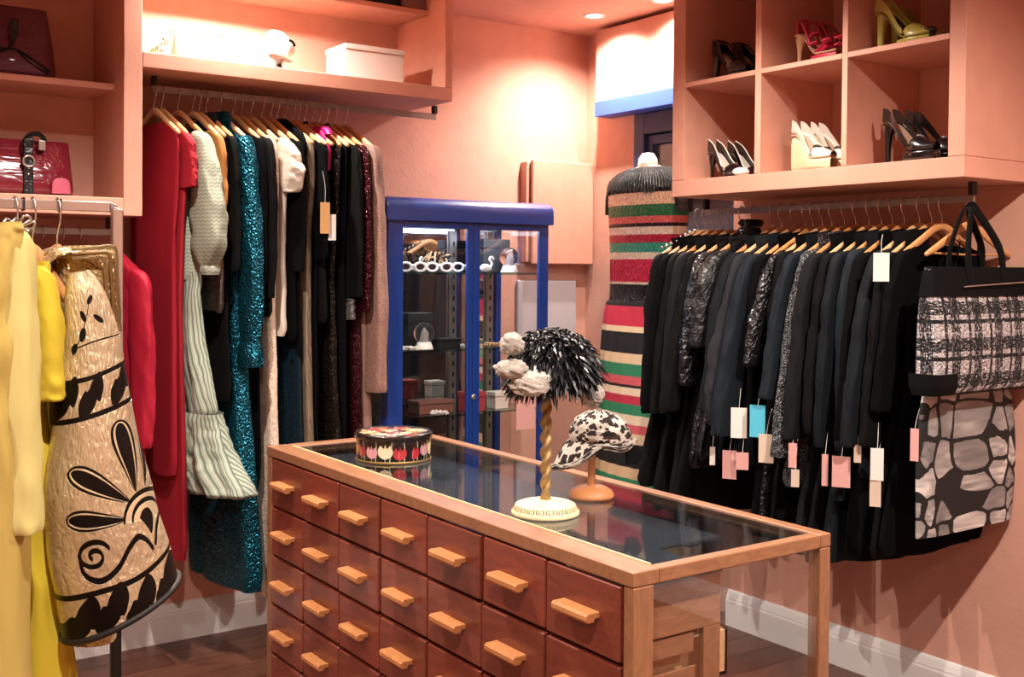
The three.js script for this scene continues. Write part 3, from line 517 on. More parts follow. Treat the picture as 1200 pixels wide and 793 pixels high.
RIGHT.forEach(([px, label, mat, o, cat = 'coat'], i) => {
  const r = rng(i + 900), z = onX(px, 240, XRAIL).z, p = V(XRAIL, YRR, z), tw = Math.PI - .05;
  const grp = label === PLAIN;
  hanger(p, tw, grp ? 'wooden hanger holding a plain black wool coat' : label.startsWith('plain') ? 'hanger of the ' + label : 'wooden hanger holding the ' + label.replace(/ (at|behind|with|among|next|under|beside|hanging) .*/, ''), grp ? 'hangers of the plain black coats' : 'hangers under the shoe cubbyholes', i, i % 4 === 2);
  const g = garment({ name: cat, label, category: cat, group: grp ? 'plain black coats' : 'dark garments under the shoes', pos: p, turn: tw, mat, seed: i + 120, zs: .9, d0: .026, d1: .04, hem: .22 + r() * .06, fa: .016, nf: 2 + Math.floor(r() * 3), neck: .12 + .05 * r(), drop: .03, sw: .185 + .035 * r(), lean: .0 + .12 * r(), shift: .03, ...o });
  placed.push(g);
  if (cat !== 'dress') part('lapel', [-1].map(s => grid(6, 10, (u, v) => { const y = lerp(-.1, -.48, v), w = .07 * (1 - v) + .012; return [lerp(.03 + .02 * v, .03 + .02 * v + w * 1.6, u), y - u * .02, -.034 - .012 * Math.sin(u * 3.1), u * .1, v * .4]; })), mat, g);
  if (i === 0) for (let k = 0; k < 14; k++) { const s = part('stud', new THREE.SphereGeometry(.006, 8, 6), M.chrome, g); const a = k / 13; s.position.set(lerp(.03, .19, a), -.098 - .5 * lerp(0, .14, a) + .012, -.016 + .014 * (k % 2)); }
  if (i === 6) for (let k = 0; k < 6; k++) part('ruffle', loft([{ p: [.03 + k * .006, -.05 - k * .03, -.02], a: .045, b: .03 }, { p: [.035 + k * .006, -.065 - k * .03, -.02], a: .055, b: .036 }, { p: [.035 + k * .006, -.078 - k * .03, -.02], a: .042, b: .03 }], 24, { fold: th => 1 + .14 * Math.sin(th * 8 + k) }), G.satin, g);
  if (i === 5) for (let k = 0; k < 12; k++) part('ruffle', loft([{ p: [.19, -.25 - k * .05, -.03], a: .012, b: .012 }, { p: [.2, -.27 - k * .05, -.035], a: .026, b: .02 }, { p: [.19, -.29 - k * .05, -.03], a: .014, b: .012 }], 14, { fold: th => 1 + .2 * Math.sin(th * 4 + k * 2) }), G.satin, g);
  const gap = k => Math.abs(onX(RIGHT[k][0], 240, XRAIL).z - z) / 2, b4 = i ? gap(i - 1) : .02, af = i + 1 < RIGHT.length ? gap(i + 1) : .02;
  squeeze(g, b4, af);
});

// ---------------------------------------------------------------- front garment rack
const ZR = -2.2, YB = onZ(100, 236, ZR).y;
{
  const xr = onZ(143, 300, ZR).x, xl = -.75, b = .02;
  const r = thing('garment_rack', 'free standing brushed steel garment rack carrying the gold jacket', 'clothes rack');
  const sh = [[xl, .06], [xl, YB - .03], [xl + .03, YB], [xr - .03, YB], [xr, YB - .03], [xr, .06]];
  part('top_bar', bx(xl + .02, xr - .02, YB - .019, YB, ZR - .005, ZR + .005, .002), M.chrome, r);
  for (const [x, s] of [[xr, 1], [xl, -1]]) {
    part('post', bx(x - (s > 0 ? .02 : 0), x + (s > 0 ? 0 : .02), .88, YB - .012, ZR - .01, ZR + .01, .003), M.chrome, r); part('lower_post', bx(x - (s > 0 ? .022 : -.002), x + (s > 0 ? -.002 : .022), .04, .88, ZR - .008, ZR + .008, .003), M.iron, r);
    part('corner', new THREE.TorusGeometry(.014, .0098, 8, 8, Math.PI / 2).rotateZ(s > 0 ? 0 : Math.PI / 2).translate(x - s * .024, YB - .024, ZR), M.chrome, r);
    part('foot', bx(x - s * .02, x, .02, .045, ZR - .28, ZR + .28, .004), M.iron, r);
    for (const z of [-.26, .26]) part('castor', lathe([[0, -.02], [.012, -.02], [.02, -.012], [.02, .012], [.012, .02], [0, .02]], 16).rotateZ(Math.PI / 2).translate(x - s * .01, .02, ZR + z), M.patentblack, r);
  }
  for (const px of [27, 70]) part('size_ring', bx(onZ(px, 236, ZR).x - .001, onZ(px, 236, ZR).x + .001, YB - .022, YB + .003, ZR - .013, ZR + .013, 0), M.iron, r);
}
const FH = [];
function frontHanger(px, label, k) { const p = V(onZ(px, 240, ZR).x, YB, ZR); hanger(p, -Math.PI / 2 + .12, label, null, k); return p; }

// gold jacket: the near sleeve and side are lofted through points taken on the hanger's near plane
const ZG = -1.98;
const spine = [[96, 318, 12, 2], [103, 345, 23, 4], [110, 400, 33, 7], [110, 450, 41, 11], [112, 500, 47, 14], [115, 560, 57, 17], [125, 620, 62, 21], [136, 670, 64, 25], [146, 712, 65, 29]];
function spineAt(t) { const x = t * (spine.length - 1), i = Math.min(spine.length - 2, Math.max(0, Math.floor(x))), f = x - i; return [0, 1, 2, 3].map(k => lerp(spine[i][k], spine[i + 1][k], f)); }
function toST(px, py) { let t = .5, s = 0; for (let k = 0; k < 14; k++) { let a = spineAt(t); s = (px - a[0]) / a[2]; let lo = 0, hi = 1; for (let q = 0; q < 22; q++) { const m = (lo + hi) / 2, b = spineAt(m); if (b[1] - b[3] * s < py) lo = m; else hi = m; } t = (lo + hi) / 2; } return [s, t]; }
function goldCanvas(kind) {
  return canvas(1024, 1536, (c, w, h) => {
    const C = (px, py) => { const [s, t] = toST(px, py); return [(s + 1) / 2 * w, t * h]; };
    const path = (pts, close) => { c.beginPath(); pts.forEach((p, i) => { const q = C(...p); i ? c.lineTo(...q) : c.moveTo(...q); }); if (close) c.closePath(); };
    const curve = (pts, n = 40) => { const k = new THREE.CatmullRomCurve3(pts.map(p => V(p[0], p[1], 0))); return k.getPoints(n).map(p => [p.x, p.y]); };
    const ink = kind === 'bump' ? '#e8e8e8' : '#17120f', pale = kind === 'bump' ? '#808080' : '#ecdcb6';
    c.fillStyle = kind === 'bump' ? '#505050' : kind === 'metal' ? '#fff' : '#d6c5a2'; c.fillRect(0, 0, w, h);
    const r = rng(6);
    if (kind === 'color') for (let k = 0; k < 2600; k++) { const v = r(); c.globalAlpha = .25; c.fillStyle = v > .6 ? '#eee0c0' : v > .3 ? '#ab8d5c' : '#dcc598'; c.beginPath(); c.ellipse(r() * w, r() * h, 4 + r() * 22, 2 + r() * 8, r() * 6, 0, 7); c.fill(); } c.globalAlpha = 1;
    if (kind === 'bump') for (let k = 0; k < 2600; k++) { c.globalAlpha = .07; c.fillStyle = r() > .5 ? '#fff' : '#000'; const s = 8 + r() * 46; for (let q = 3; q > 0; q--) { c.beginPath(); c.ellipse(r() * 4 + (k * 97.3) % w, (k * 61.7) % h, s * q / 3, s * .35 * q / 3, (k * .7) % 3.1, 0, 7); c.fill(); } } c.globalAlpha = 1;
    const stroke = (pts, lw, col = ink) => { path(pts); c.strokeStyle = col; c.lineWidth = lw; c.lineCap = 'round'; c.lineJoin = 'round'; c.stroke(); };
    const U = 8;   // canvas units for one photo pixel, roughly
    const petal = (bx_, by, tx, ty, wd) => {
      const L = Math.hypot(tx - bx_, ty - by), ux = (tx - bx_) / L, uy = (ty - by) / L, nx = -uy, ny = ux;
      const shape = f => { const pts = []; for (let k = 0; k <= 30; k++) { const a = k / 30 * Math.PI, d = (1 - Math.cos(a)) / 2, ww = wd * f * Math.pow(d, .75) * Math.sqrt(Math.max(0, 1 - Math.pow(Math.max(0, d - .55) / .45, 2.2))); pts.push([d, ww]); } const one = pts.map(([d, q]) => [bx_ + ux * L * (d * (.9 + .1 * f)) + nx * q, by + uy * L * (d * (.9 + .1 * f)) + ny * q]); const two = pts.slice().reverse().map(([d, q]) => [bx_ + ux * L * (d * (.9 + .1 * f)) - nx * q, by + uy * L * (d * (.9 + .1 * f)) - ny * q]); return one.concat(two); };
      path(shape(1.0), true); c.fillStyle = ink; c.fill(); path(shape(.78), true); c.fillStyle = pale; c.fill(); path(shape(.6), true); c.fillStyle = ink; c.fill();
    };
    // leaves at the shoulder
    for (const [x, y, a, l] of [[103, 352, -1.2, 13], [95, 372, -1.9, 13], [112, 374, .6, 14], [94, 392, -1.4, 16], [86, 408, -1.3, 13]]) { const pts = []; for (let k = 0; k <= 16; k++) { const q = k / 16 * 6.283; const lx = Math.cos(q) * l / 2, ly = Math.sin(q) * l * .2; pts.push([x + lx * Math.cos(a) - ly * Math.sin(a), y + lx * Math.sin(a) + ly * Math.cos(a)]); } path(pts, true); c.fillStyle = ink; c.fill(); }
    stroke(curve([[104, 345], [99, 370], [92, 395], [84, 415]]), 7); stroke(curve([[85, 408], [110, 398], [140, 392]]), 5);
    // upper band
    stroke(curve([[66, 450], [100, 441], [130, 430], [158, 421]]), 20); stroke(curve([[56, 497], [90, 488], [130, 476], [168, 464]]), 22);
    const blob = (x, y, l, wd) => { const pts = curve([[x + l * .32, y - l * .5], [x + l * .12, y - l * .2], [x + l * .02, y + l * .08], [x - l * .3, y + l * .48]], 20); stroke(pts, wd * U * 1.15); stroke(curve([[x + l * .38, y - l * .42], [x + l * .3, y - l * .1]], 8), wd * U * .8); stroke(curve([[x - l * .2, y + l * .1], [x - l * .32, y + l * .38]], 8), wd * U * .8); };
    for (const [x, y] of [[74, 468], [101, 462], [137, 449], [163, 443]]) blob(x, y, 30, 11);
    // palmette
    petal(151, 574, 132, 491, 20); petal(144, 584, 77, 546, 18); petal(138, 602, 75, 600, 16); petal(164, 570, 168, 503, 11); petal(174, 575, 188, 528, 10);
    for (const [rr, lw] of [[31, 14], [21, 14]]) { const pts = []; for (let k = 0; k <= 24; k++) { const a = Math.PI + k / 24 * Math.PI; pts.push([165 + Math.cos(a) * rr, 605 + Math.sin(a) * rr]); } path(pts, true); c.fillStyle = pale; c.fill(); stroke(pts, lw * 1.2); }
    path(curve([[153, 603], [158, 595], [166, 594], [172, 604], [167, 622], [163, 616], [153, 603]]), true); c.fillStyle = ink; c.fill();
    // scroll
    { const pts = []; for (let k = 0; k <= 60; k++) { const a = k / 60 * 9.6, q = 3 + a * 1.55; pts.push([101 + q * Math.cos(a + 2.4), 640 + q * Math.sin(a + 2.4) * .95]); } stroke(pts, 20); }
    stroke(curve([[87, 640], [93, 660], [108, 667], [126, 655], [140, 632], [150, 623], [160, 628], [168, 638]]), 26);
    stroke(curve([[172, 634], [176, 616], [186, 606], [194, 612]]), 22);
    // lower band and hem
    stroke(curve([[68, 692], [103, 681], [150, 668], [205, 641]]), 24); stroke(curve([[78, 738], [120, 734], [170, 714], [214, 682]]), 20);
    for (const [x, y] of [[91, 716], [120, 702], [152, 697], [186, 680], [206, 670]]) blob(x, y - 3, 33, 11.5);
  });
}
{
  const p = frontHanger(67, 'curved wooden hanger carrying the gold appliqué jacket'.replace('é', 'e'), 1);
  const g = thing('jacket', 'quilted gold jacket with black palmette applique and banded hem', 'jacket');
  const gc = ctex(goldCanvas('color')), gb = ctex(goldCanvas('bump'), 1, 1, false);
  const goldSide = std(0xffffff, .36, { map: gc, bumpMap: gb, bumpScale: .006, metalness: .65 });
  const foil = std(0xd2b888, .28, { metalness: .6, bumpMap: crumple, bumpScale: .02 });
  const trim = std(0x17120f, .6);
  const px2m = (px, py, hw) => (onZ(px + hw, py, ZG).x - onZ(px, py, ZG).x);
  const rows = spine.map(([x, y, hw, tl]) => { const q = onZ(x, y, ZG), a = px2m(x, y, hw); return { p: [q.x, q.y, ZG - .02], a, b: Math.min(.1, a * .9), tilt: px2m(x, y, tl) }; });
  part('sleeve', loft(rows, 64, { planar: true, nv: 60, fold: (th, t) => 1 + .012 * Math.sin(t * 30 + th * 3) }), goldSide, g, 'bell shaped gold side with black palmette');
  // hem lining rim
  const e = rows[rows.length - 1];
  part('hem_trim', pipe(Array.from({ length: 28 }, (_, k) => { const a = k / 28 * 6.2832; return V(e.p[0] + Math.cos(a) * e.a, e.p[1] + e.tilt * Math.cos(a), e.p[2] + Math.sin(a) * e.b); }), .006, 60, 6, true), trim, g);
  // body behind
  const brow = [[78, 300, 22], [84, 340, 28], [90, 420, 34], [92, 520, 38], [98, 640, 36], [100, 742, 34]].map(([x, y, hw]) => { const q = onZ(x, y, -2.16), a = (onZ(x + hw, y, -2.16).x - q.x); return { p: [q.x, q.y, -2.17], a, b: .1 }; });
  part('body', loft(brow, 40, { nv: 40, fold: (th, t) => 1 + .03 * Math.sin(3 * th + t * 5) }), foil, g);
  // wide padded shoulder panel with a corded border
  const sp = (px, py, z) => onZ(px, py, z);
  const corners = [[46, 300], [76, 287], [138, 287], [141, 392], [112, 388], [70, 330]];
  part('shoulder_panel', grid(20, 20, (u, v) => {
    const tx = lerp(50, 137, u), ty = lerp(298 - 10 * sstep(0, .3, u), 287, u), bx_ = lerp(78, 140, u), by = lerp(325, 396, sstep(0, 1, u));
    const q = sp(lerp(tx, bx_, v), lerp(ty, by, v), -2.07 + .03 * Math.sin(u * 3.1) * Math.sin(v * 3.1) - .05 * (1 - u)); return [q.x, q.y, q.z, u * .3, v * .3];
  }), foil, g, 'crinkled gold shoulder panel');
  part('shoulder_yoke', loft([[52, 302, 6], [62, 292, 14], [80, 289, 20], [100, 296, 22], [118, 310, 18]].map(([x, y, hw]) => { const q = onZ(x, y, -2.1); return { p: [q.x, q.y - .012, -2.1 - .06], a: hw * .0007, b: .1 }; }), 24, { e1: V(0, 1, 0), nv: 24 }), foil, g);
  for (const [k, off] of [[0, 0], [1, 7], [2, 13]]) part('cord', pipe([sp(84, 292 + off * .8, -2.05), sp(112, 290 + off * .9, -2.045), sp(134 - off, 290 + off, -2.045), sp(137 - off, 320, -2.045), sp(139 - off, 350, -2.045), sp(141 - off, 388 - off, -2.045), ], .0035, 40, 6), k === 1 ? std(0x7a5a30, .5, { metalness: .5 }) : foil, g);
}
const loftN = (rows, n, o) => { const f = o.fold ?? (() => 1); return loft(rows, n, { ...o, fold: (th, t) => f(th, t) * (1 + .16 * (N16(th / 6.2832, t * .8 + n * .13) - .5) + .08 * (N32(th / 6.2832, t * .7) - .5)) }); };
// lemon dress and pale yellow coat
const lemon = cloth(0xcdb83a, .75), paleY = cloth(0xcfc47e, .8), butter = cloth(0xbfa85c, .8);
const pxLoft = (pts, z, dep, n = 32, o = {}) => loftN(pts.map(([x, y, hw]) => { const q = onZ(x, y, z), a = onZ(x + hw, y, z).x - q.x; return { p: [q.x, q.y, z - (o.back ?? 0)], a, b: typeof dep === 'function' ? dep(a) : dep }; }), n, { nv: 48, ...o });
{
  frontHanger(38, 'wooden hanger carrying the lemon yellow dress', 2);
  const g = thing('dress', 'long lemon yellow wool dress with elbow sleeves on the front rack', 'dress');
  part('bodice', pxLoft([[36, 306, 9], [33, 330, 20], [24, 400, 34], [22, 500, 40], [24, 620, 43], [30, 700, 48], [34, 800, 52], [38, 930, 54], [40, 1010, 54]], -2.15, .13, 44, { fold: (th, t) => 1 + .045 * Math.sin(th * 7 + t * 2) * sstep(.3, 1, t) }), lemon, g);
  part('sleeve', pxLoft([[42, 311, 8], [50, 330, 15], [55, 380, 19.5], [55.5, 430, 20], [56, 468, 20]], -2.0, a => a * 1.6, 26, { fold: (th, t) => (1 + .04 * Math.sin(th * 3 + t * 5)) * (t > .98 ? .9 : 1) }), lemon, g);
  part('sleeve_lining', pxLoft([[56, 440, 17], [56, 466, 18.5]], -2.0, a => a * 1.5, 20), cloth(0x7a4a2e), g, 'brown sleeve lining');
  frontHanger(17, 'wooden hanger carrying the pale yellow coat', 0);
  const c = thing('coat', 'pale straw yellow straight coat on the front rack', 'coat');
  part('sleeve', pxLoft([[20, 270, 8], [24, 290, 16], [24, 360, 20], [24, 450, 22], [25, 540, 23], [26, 622, 24]], -1.9, a => a * 1.2, 26, { fold: (th, t) => (1 + .06 * Math.sin(th * 4 + 1)) * (t > .985 ? .92 : 1) }), paleY, c);
  part('body', pxLoft([[4, 262, 14], [0, 300, 26], [-14, 420, 44], [-20, 600, 50], [-22, 900, 56]], -2.0, .12, 36, { fold: (th, t) => 1 + .04 * Math.sin(th * 6 + t) }), butter, c);
  const b = thing('tinsel_bow', 'small crumpled silver ribbon tied on the hanger hook of the straw coat', 'ribbon');
  const q = onZ(20, 268, -1.98), r = rng(44), loops = [];
  for (let k = 0; k < 9; k++) { const a = r() * 6.28, s = .012 + r() * .014; loops.push(pipe([[q.x, q.y, q.z], [q.x + Math.cos(a) * s, q.y + Math.sin(a) * s + .006, q.z + .01], [q.x + Math.cos(a + .7) * s * 1.2, q.y + Math.sin(a + .7) * s, q.z + .014], [q.x, q.y, q.z + .004]], .0024, 14, 5)); }
  part('loops', loops, M.chrome, b);
}

function perimUV(g, n) { const P = g.attributes.position, U = g.attributes.uv, R = P.count / (n + 1); for (let j = 0; j < R; j++) { let s = 0; for (let i = 0; i <= n; i++) { const k = j * (n + 1) + i; if (i) s += Math.hypot(P.getX(k) - P.getX(k - 1), P.getZ(k) - P.getZ(k - 1)); U.setXY(k, s, P.getY(k)); } } return g; }
// ---------------------------------------------------------------- tweed bag, printed skirt, tags
const plaidTex = ctex(canvas(512, 512, (c, w, h) => {
  c.fillStyle = '#a8a2a2'; c.fillRect(0, 0, w, h); const r = rng(21);
  for (let k = 0; k < 9000; k++) { const v = r(); c.fillStyle = v > .5 ? '#cfc9c9' : v > .2 ? '#86818a' : '#2a282c'; c.fillRect(r() * w, r() * h, 2 + r() * 5, 2 + r() * 2); }
  const band = (p, s, hz) => { for (let k = 0; k < 1500; k++) { const a = r() * w, b = p + r() * s; c.fillStyle = r() > .06 ? '#0f0f11' : '#a8a2a4'; hz ? c.fillRect(a, b, 5 + r() * 9, 2.4) : c.fillRect(b, a, 2.4, 5 + r() * 9); } };
  for (const p of [20, 148, 276, 404]) { band(p, 46, true); band(p + 64, 12, true); } for (const p of [40, 168, 296, 424]) { band(p, 46, false); band(p + 66, 11, false); }
}), 1 / .44);
{
  const zb = -1.95, a = onZ(1085, 310, zb), b = onZ(1222, 460, zb), cx = (a.x + b.x) / 2, hw = (b.x - a.x) / 2;
  const yt = a.y - .01, yb = onZ(1100, 463, zb).y;
  const p = V(XRAIL + .02, YRR, -2.03);
  hanger(p, Math.PI - .12, 'large wooden hanger from which the tweed bag hangs', null, 2, true);
  const g = thing('tote_bag', 'black and white plaid tweed tote bag hanging by black handles', 'bag');
  const tweed = std(0xffffff, .95, { map: plaidTex, bumpMap: sequinBump, bumpScale: .006 });
  const rows = [[yt, .97, .028], [yt - .1, 1, .045], [lerp(yt, yb, .55), 1.0, .055], [lerp(yt, yb, .85), 1.02, .05], [yb + .012, .97, .04], [yb, .9, .02], [yb - .003, .3, .004]].map(([y, w, d]) => ({ p: [cx, y, zb], a: hw * w, b: d }));
  const bag = loft(rows, 64, { pow: .45, nv: 40 });
  perimUV(bag, 64);
  part('body', bag, tweed, g);
  const band = loft([[yt + .005, .965, .03], [yt - .03, .985, .037], [yt - .085, 1.005, .047]].map(([y, w, d]) => ({ p: [cx, y, zb], a: hw * w, b: d })), 64, { pow: .45 });
  part('top_band', band, M.black, g, 'black fabric band');
  part('zip', pipe([V(onZ(1112, 336, zb).x, onZ(1112, 336, zb + .05).y, zb + .05), V(onZ(1150, 333, zb).x, onZ(1150, 333, zb + .05).y, zb + .052), V(onZ(1192, 330, zb).x, onZ(1192, 330, zb + .05).y, zb + .05)], .0022, 12, 5), M.chrome, g);
  const top = YRR - .035, l = onZ(1123, 310, zb).x, r_ = onZ(1163, 310, zb).x, m = onZ(1137, 250, zb).x;
  for (const d of [.03, -.03]) part('handle', loft([[l, yt - .05, d * 1.3, .011], [l + .004, yt + .06, d, .011], [m - .022, top - .03, d * .5, .011], [m, top, 0, .01], [m + .02, top - .03, d * .5, .011], [r_ - .01, yt + .06, d, .011], [r_, yt - .05, d * 1.3, .011]].map(q => ({ p: [q[0], q[1], zb + q[2]], a: q[3] * 1.45, b: .006 })), 12, { nv: 40, e1: V(.8, .6, 0).normalize() }), M.black, g);
  part('corner_patch', loft([[lerp(yt, yb, .82), 1.035, .053], [lerp(yt, yb, .92), 1.03, .052], [yb + .004, .98, .042]].map(([y, w, d]) => ({ p: [cx - hw * .86, y, zb], a: hw * .2 * w, b: d * 1.02 })), 24, { pow: .5 }), M.black, g);
  // printed skirt under it
  const rs = rng(71), sites = []; for (let j = 0; j < 7; j++) for (let i = 0; i < 5; i++) sites.push([(i + .15 + .7 * rs()) / 5, (j + .15 + .7 * rs()) / 7, rs(), rs()]);
  const printTex = dtex(320, (x, y) => {      // brushed pale pebbles on black
    const wx = x + .05 * (N8(x, y) - .5), wy = y + .04 * (N8(y, x) - .5); let a = 9, b = 9, s = null;
    for (const q of sites) { let dx = Math.abs(wx - q[0]); dx = Math.min(dx, 1 - dx); const dy = wy - q[1], d = Math.hypot(dx * 1.0, dy * 1.5); if (d < a) { b = a; a = d; s = q; } else if (d < b) b = d; }
    const gap = .016 + .03 * s[3] + .012 * (N32(x, y) - .5); if (b - a < gap || s[2] < .12) return [15, 15, 17];
    const brush = .75 + .5 * N32(x * .4, y * 2) * N8(y, x), v = lerp(120, 212, s[2]) * Math.min(1.1, brush); return [v, v * .97, v * .95];
  }, 1, true);
  const zk = -1.985, s = thing('skirt', 'black and white abstract printed skirt hanging below the tweed bag', 'skirt');
  const sk = loft([[1134, 440, 40], [1134, 470, 48], [1134, 530, 52.5], [1133, 580, 52], [1131, 618, 51]].map(([x, y, w]) => { const q = onZ(x, y, zk), aa = onZ(x + w, y, zk).x - q.x; return { p: [q.x, q.y, zk], a: aa, b: .022 }; }), 60, { nv: 30, planar: true, pow: .6, fold: (th, t) => 1 + .03 * Math.sin(th * 6 + t * 2) });
  part('panel', sk, std(0xffffff, .75, { map: printTex }), s);
  const w0 = onZ(1134, 430, zk); part('waistband', loft([{ p: [w0.x, w0.y + .02, zk], a: .1, b: .02 }, { p: [w0.x, w0.y - .03, zk], a: .105, b: .021 }], 30, { pow: .6 }), M.black, s);
  part('hanging_loop', [-1, 1].map(k => pipe([[w0.x + k * .08, w0.y + .015, zk], [w0.x + k * .07, w0.y + .25, zk - .01], [XRAIL + .02 + k * .05, YRR - .15, -2.03]], .003, 10, 5)), M.black, s);
}
// price tags: px, py (centre), width and height in pixels, material, label
const card = (w, h) => { const s = new THREE.Shape(); s.moveTo(-w / 2, 0); s.lineTo(-w / 2, -h); s.lineTo(w / 2, -h); s.lineTo(w / 2, 0); s.closePath(); const hole = new THREE.Path(); hole.absarc(0, -h * .08, w * .06, 0, 6.29); s.holes.push(hole); return new THREE.ExtrudeGeometry(s, { depth: .0012, bevelEnabled: false }); };
const TAGS = [
  [843, 477, 17, 33, 'pinkcard', 'pink card price tag beside the white and blue tags'], [866, 495, 18, 35, 'whitecard', 'white card price tag beside the bright blue tag'], [888, 493, 18, 37, 'bluecard', 'bright turquoise blue price tag under the charcoal jacket'],
  [898, 525, 17, 33, 'beigecard', 'beige price tag just below the turquoise blue tag'], [855, 544, 16, 33, 'pinkcard', 'pink price tag hanging low beside a small folded one'], [870, 540, 14, 20, 'pinkcard', 'small folded pink tag touching a larger pink tag'],
  [835, 534, 6, 21, 'whitecard', 'narrow white tag seen edge on above the counter'], [929, 533, 9, 28, 'pinkcard', 'narrow pink tag above a small beige tag'], [932, 560, 9, 20, 'beigecard', 'small beige tag below a narrow pink tag'],
  [967, 550, 7, 36, 'pinkcard', 'long narrow pink tag next to a broad pink tag'], [986, 552, 20, 35, 'pinkcard', 'broad pink tag below the speckled tweed jacket'], [1005, 531, 8, 20, 'beigecard', 'slim beige tag beside the speckled tweed sleeve'],
  [1028, 543, 14, 36, 'whitecard', 'greyish white tag above a curled beige tag'], [1026, 575, 12, 34, 'beigecard', 'curled beige tag below a greyish white tag'], [1072, 520, 9, 36, 'pinkcard', 'slim pink tag beside the printed skirt'],
];
TAGS.forEach(([px, py, w, h, m, label], i) => {
  const x = 2.885, q = onX(px, py - h / 2, x), d = Math.hypot(q.x, q.z), k = d / FOCAL * 1.0;
  const t = thing('price_tag', label, 'tag', 'price tags on the dark garments', q, -YAW - (px - 600) / FOCAL + (rng(i + 5)() - .5) * .5);
  part('card', card(w * k, h * k), M[m], t); part('string', pipe([[0, -h * k * .08, .001], [.003, .03, -.012], [.008, .085, -.075], [.01, .09, -.15]], .0008, 12, 4), M.whitecard, t);
});
for (const [px, py, w, h, m, label] of [[381, 255, 11, 36, 'tancard', 'tan card price tag on the black strapped dress'], [386, 266, 15, 30, 'whitecard', 'white card price tag partly behind the tan tag']]) {
  const z = m === 'tancard' ? -3.85 : -3.862, q = onZ(px, py - h / 2, z), k = Math.hypot(q.x, q.z) / FOCAL;
  const t = thing('price_tag', label, 'tag', 'price tags on the left rail', q, -YAW + .2); part('card', card(w * k, h * k), M[m], t); part('string', pipe([[0, -.004, 0], [0, .06, .0], [-.01, .12, -.01]], .0008, 10, 4), M.whitecard, t);
}
{ const q = onX(1033, 296, 2.9), k = Math.hypot(q.x, q.z) / FOCAL; const t = thing('price_tag', 'white square tag hanging at the neck of the ink blue coat', 'tag', null, q, -YAW - .3); part('card', card(17 * k, 32 * k), M.whitecard, t); part('string', pipe([[0, -.004, 0], [0, .03, -.03], [.006, .06, -.12]], .0008, 8, 4), M.whitecard, t); }

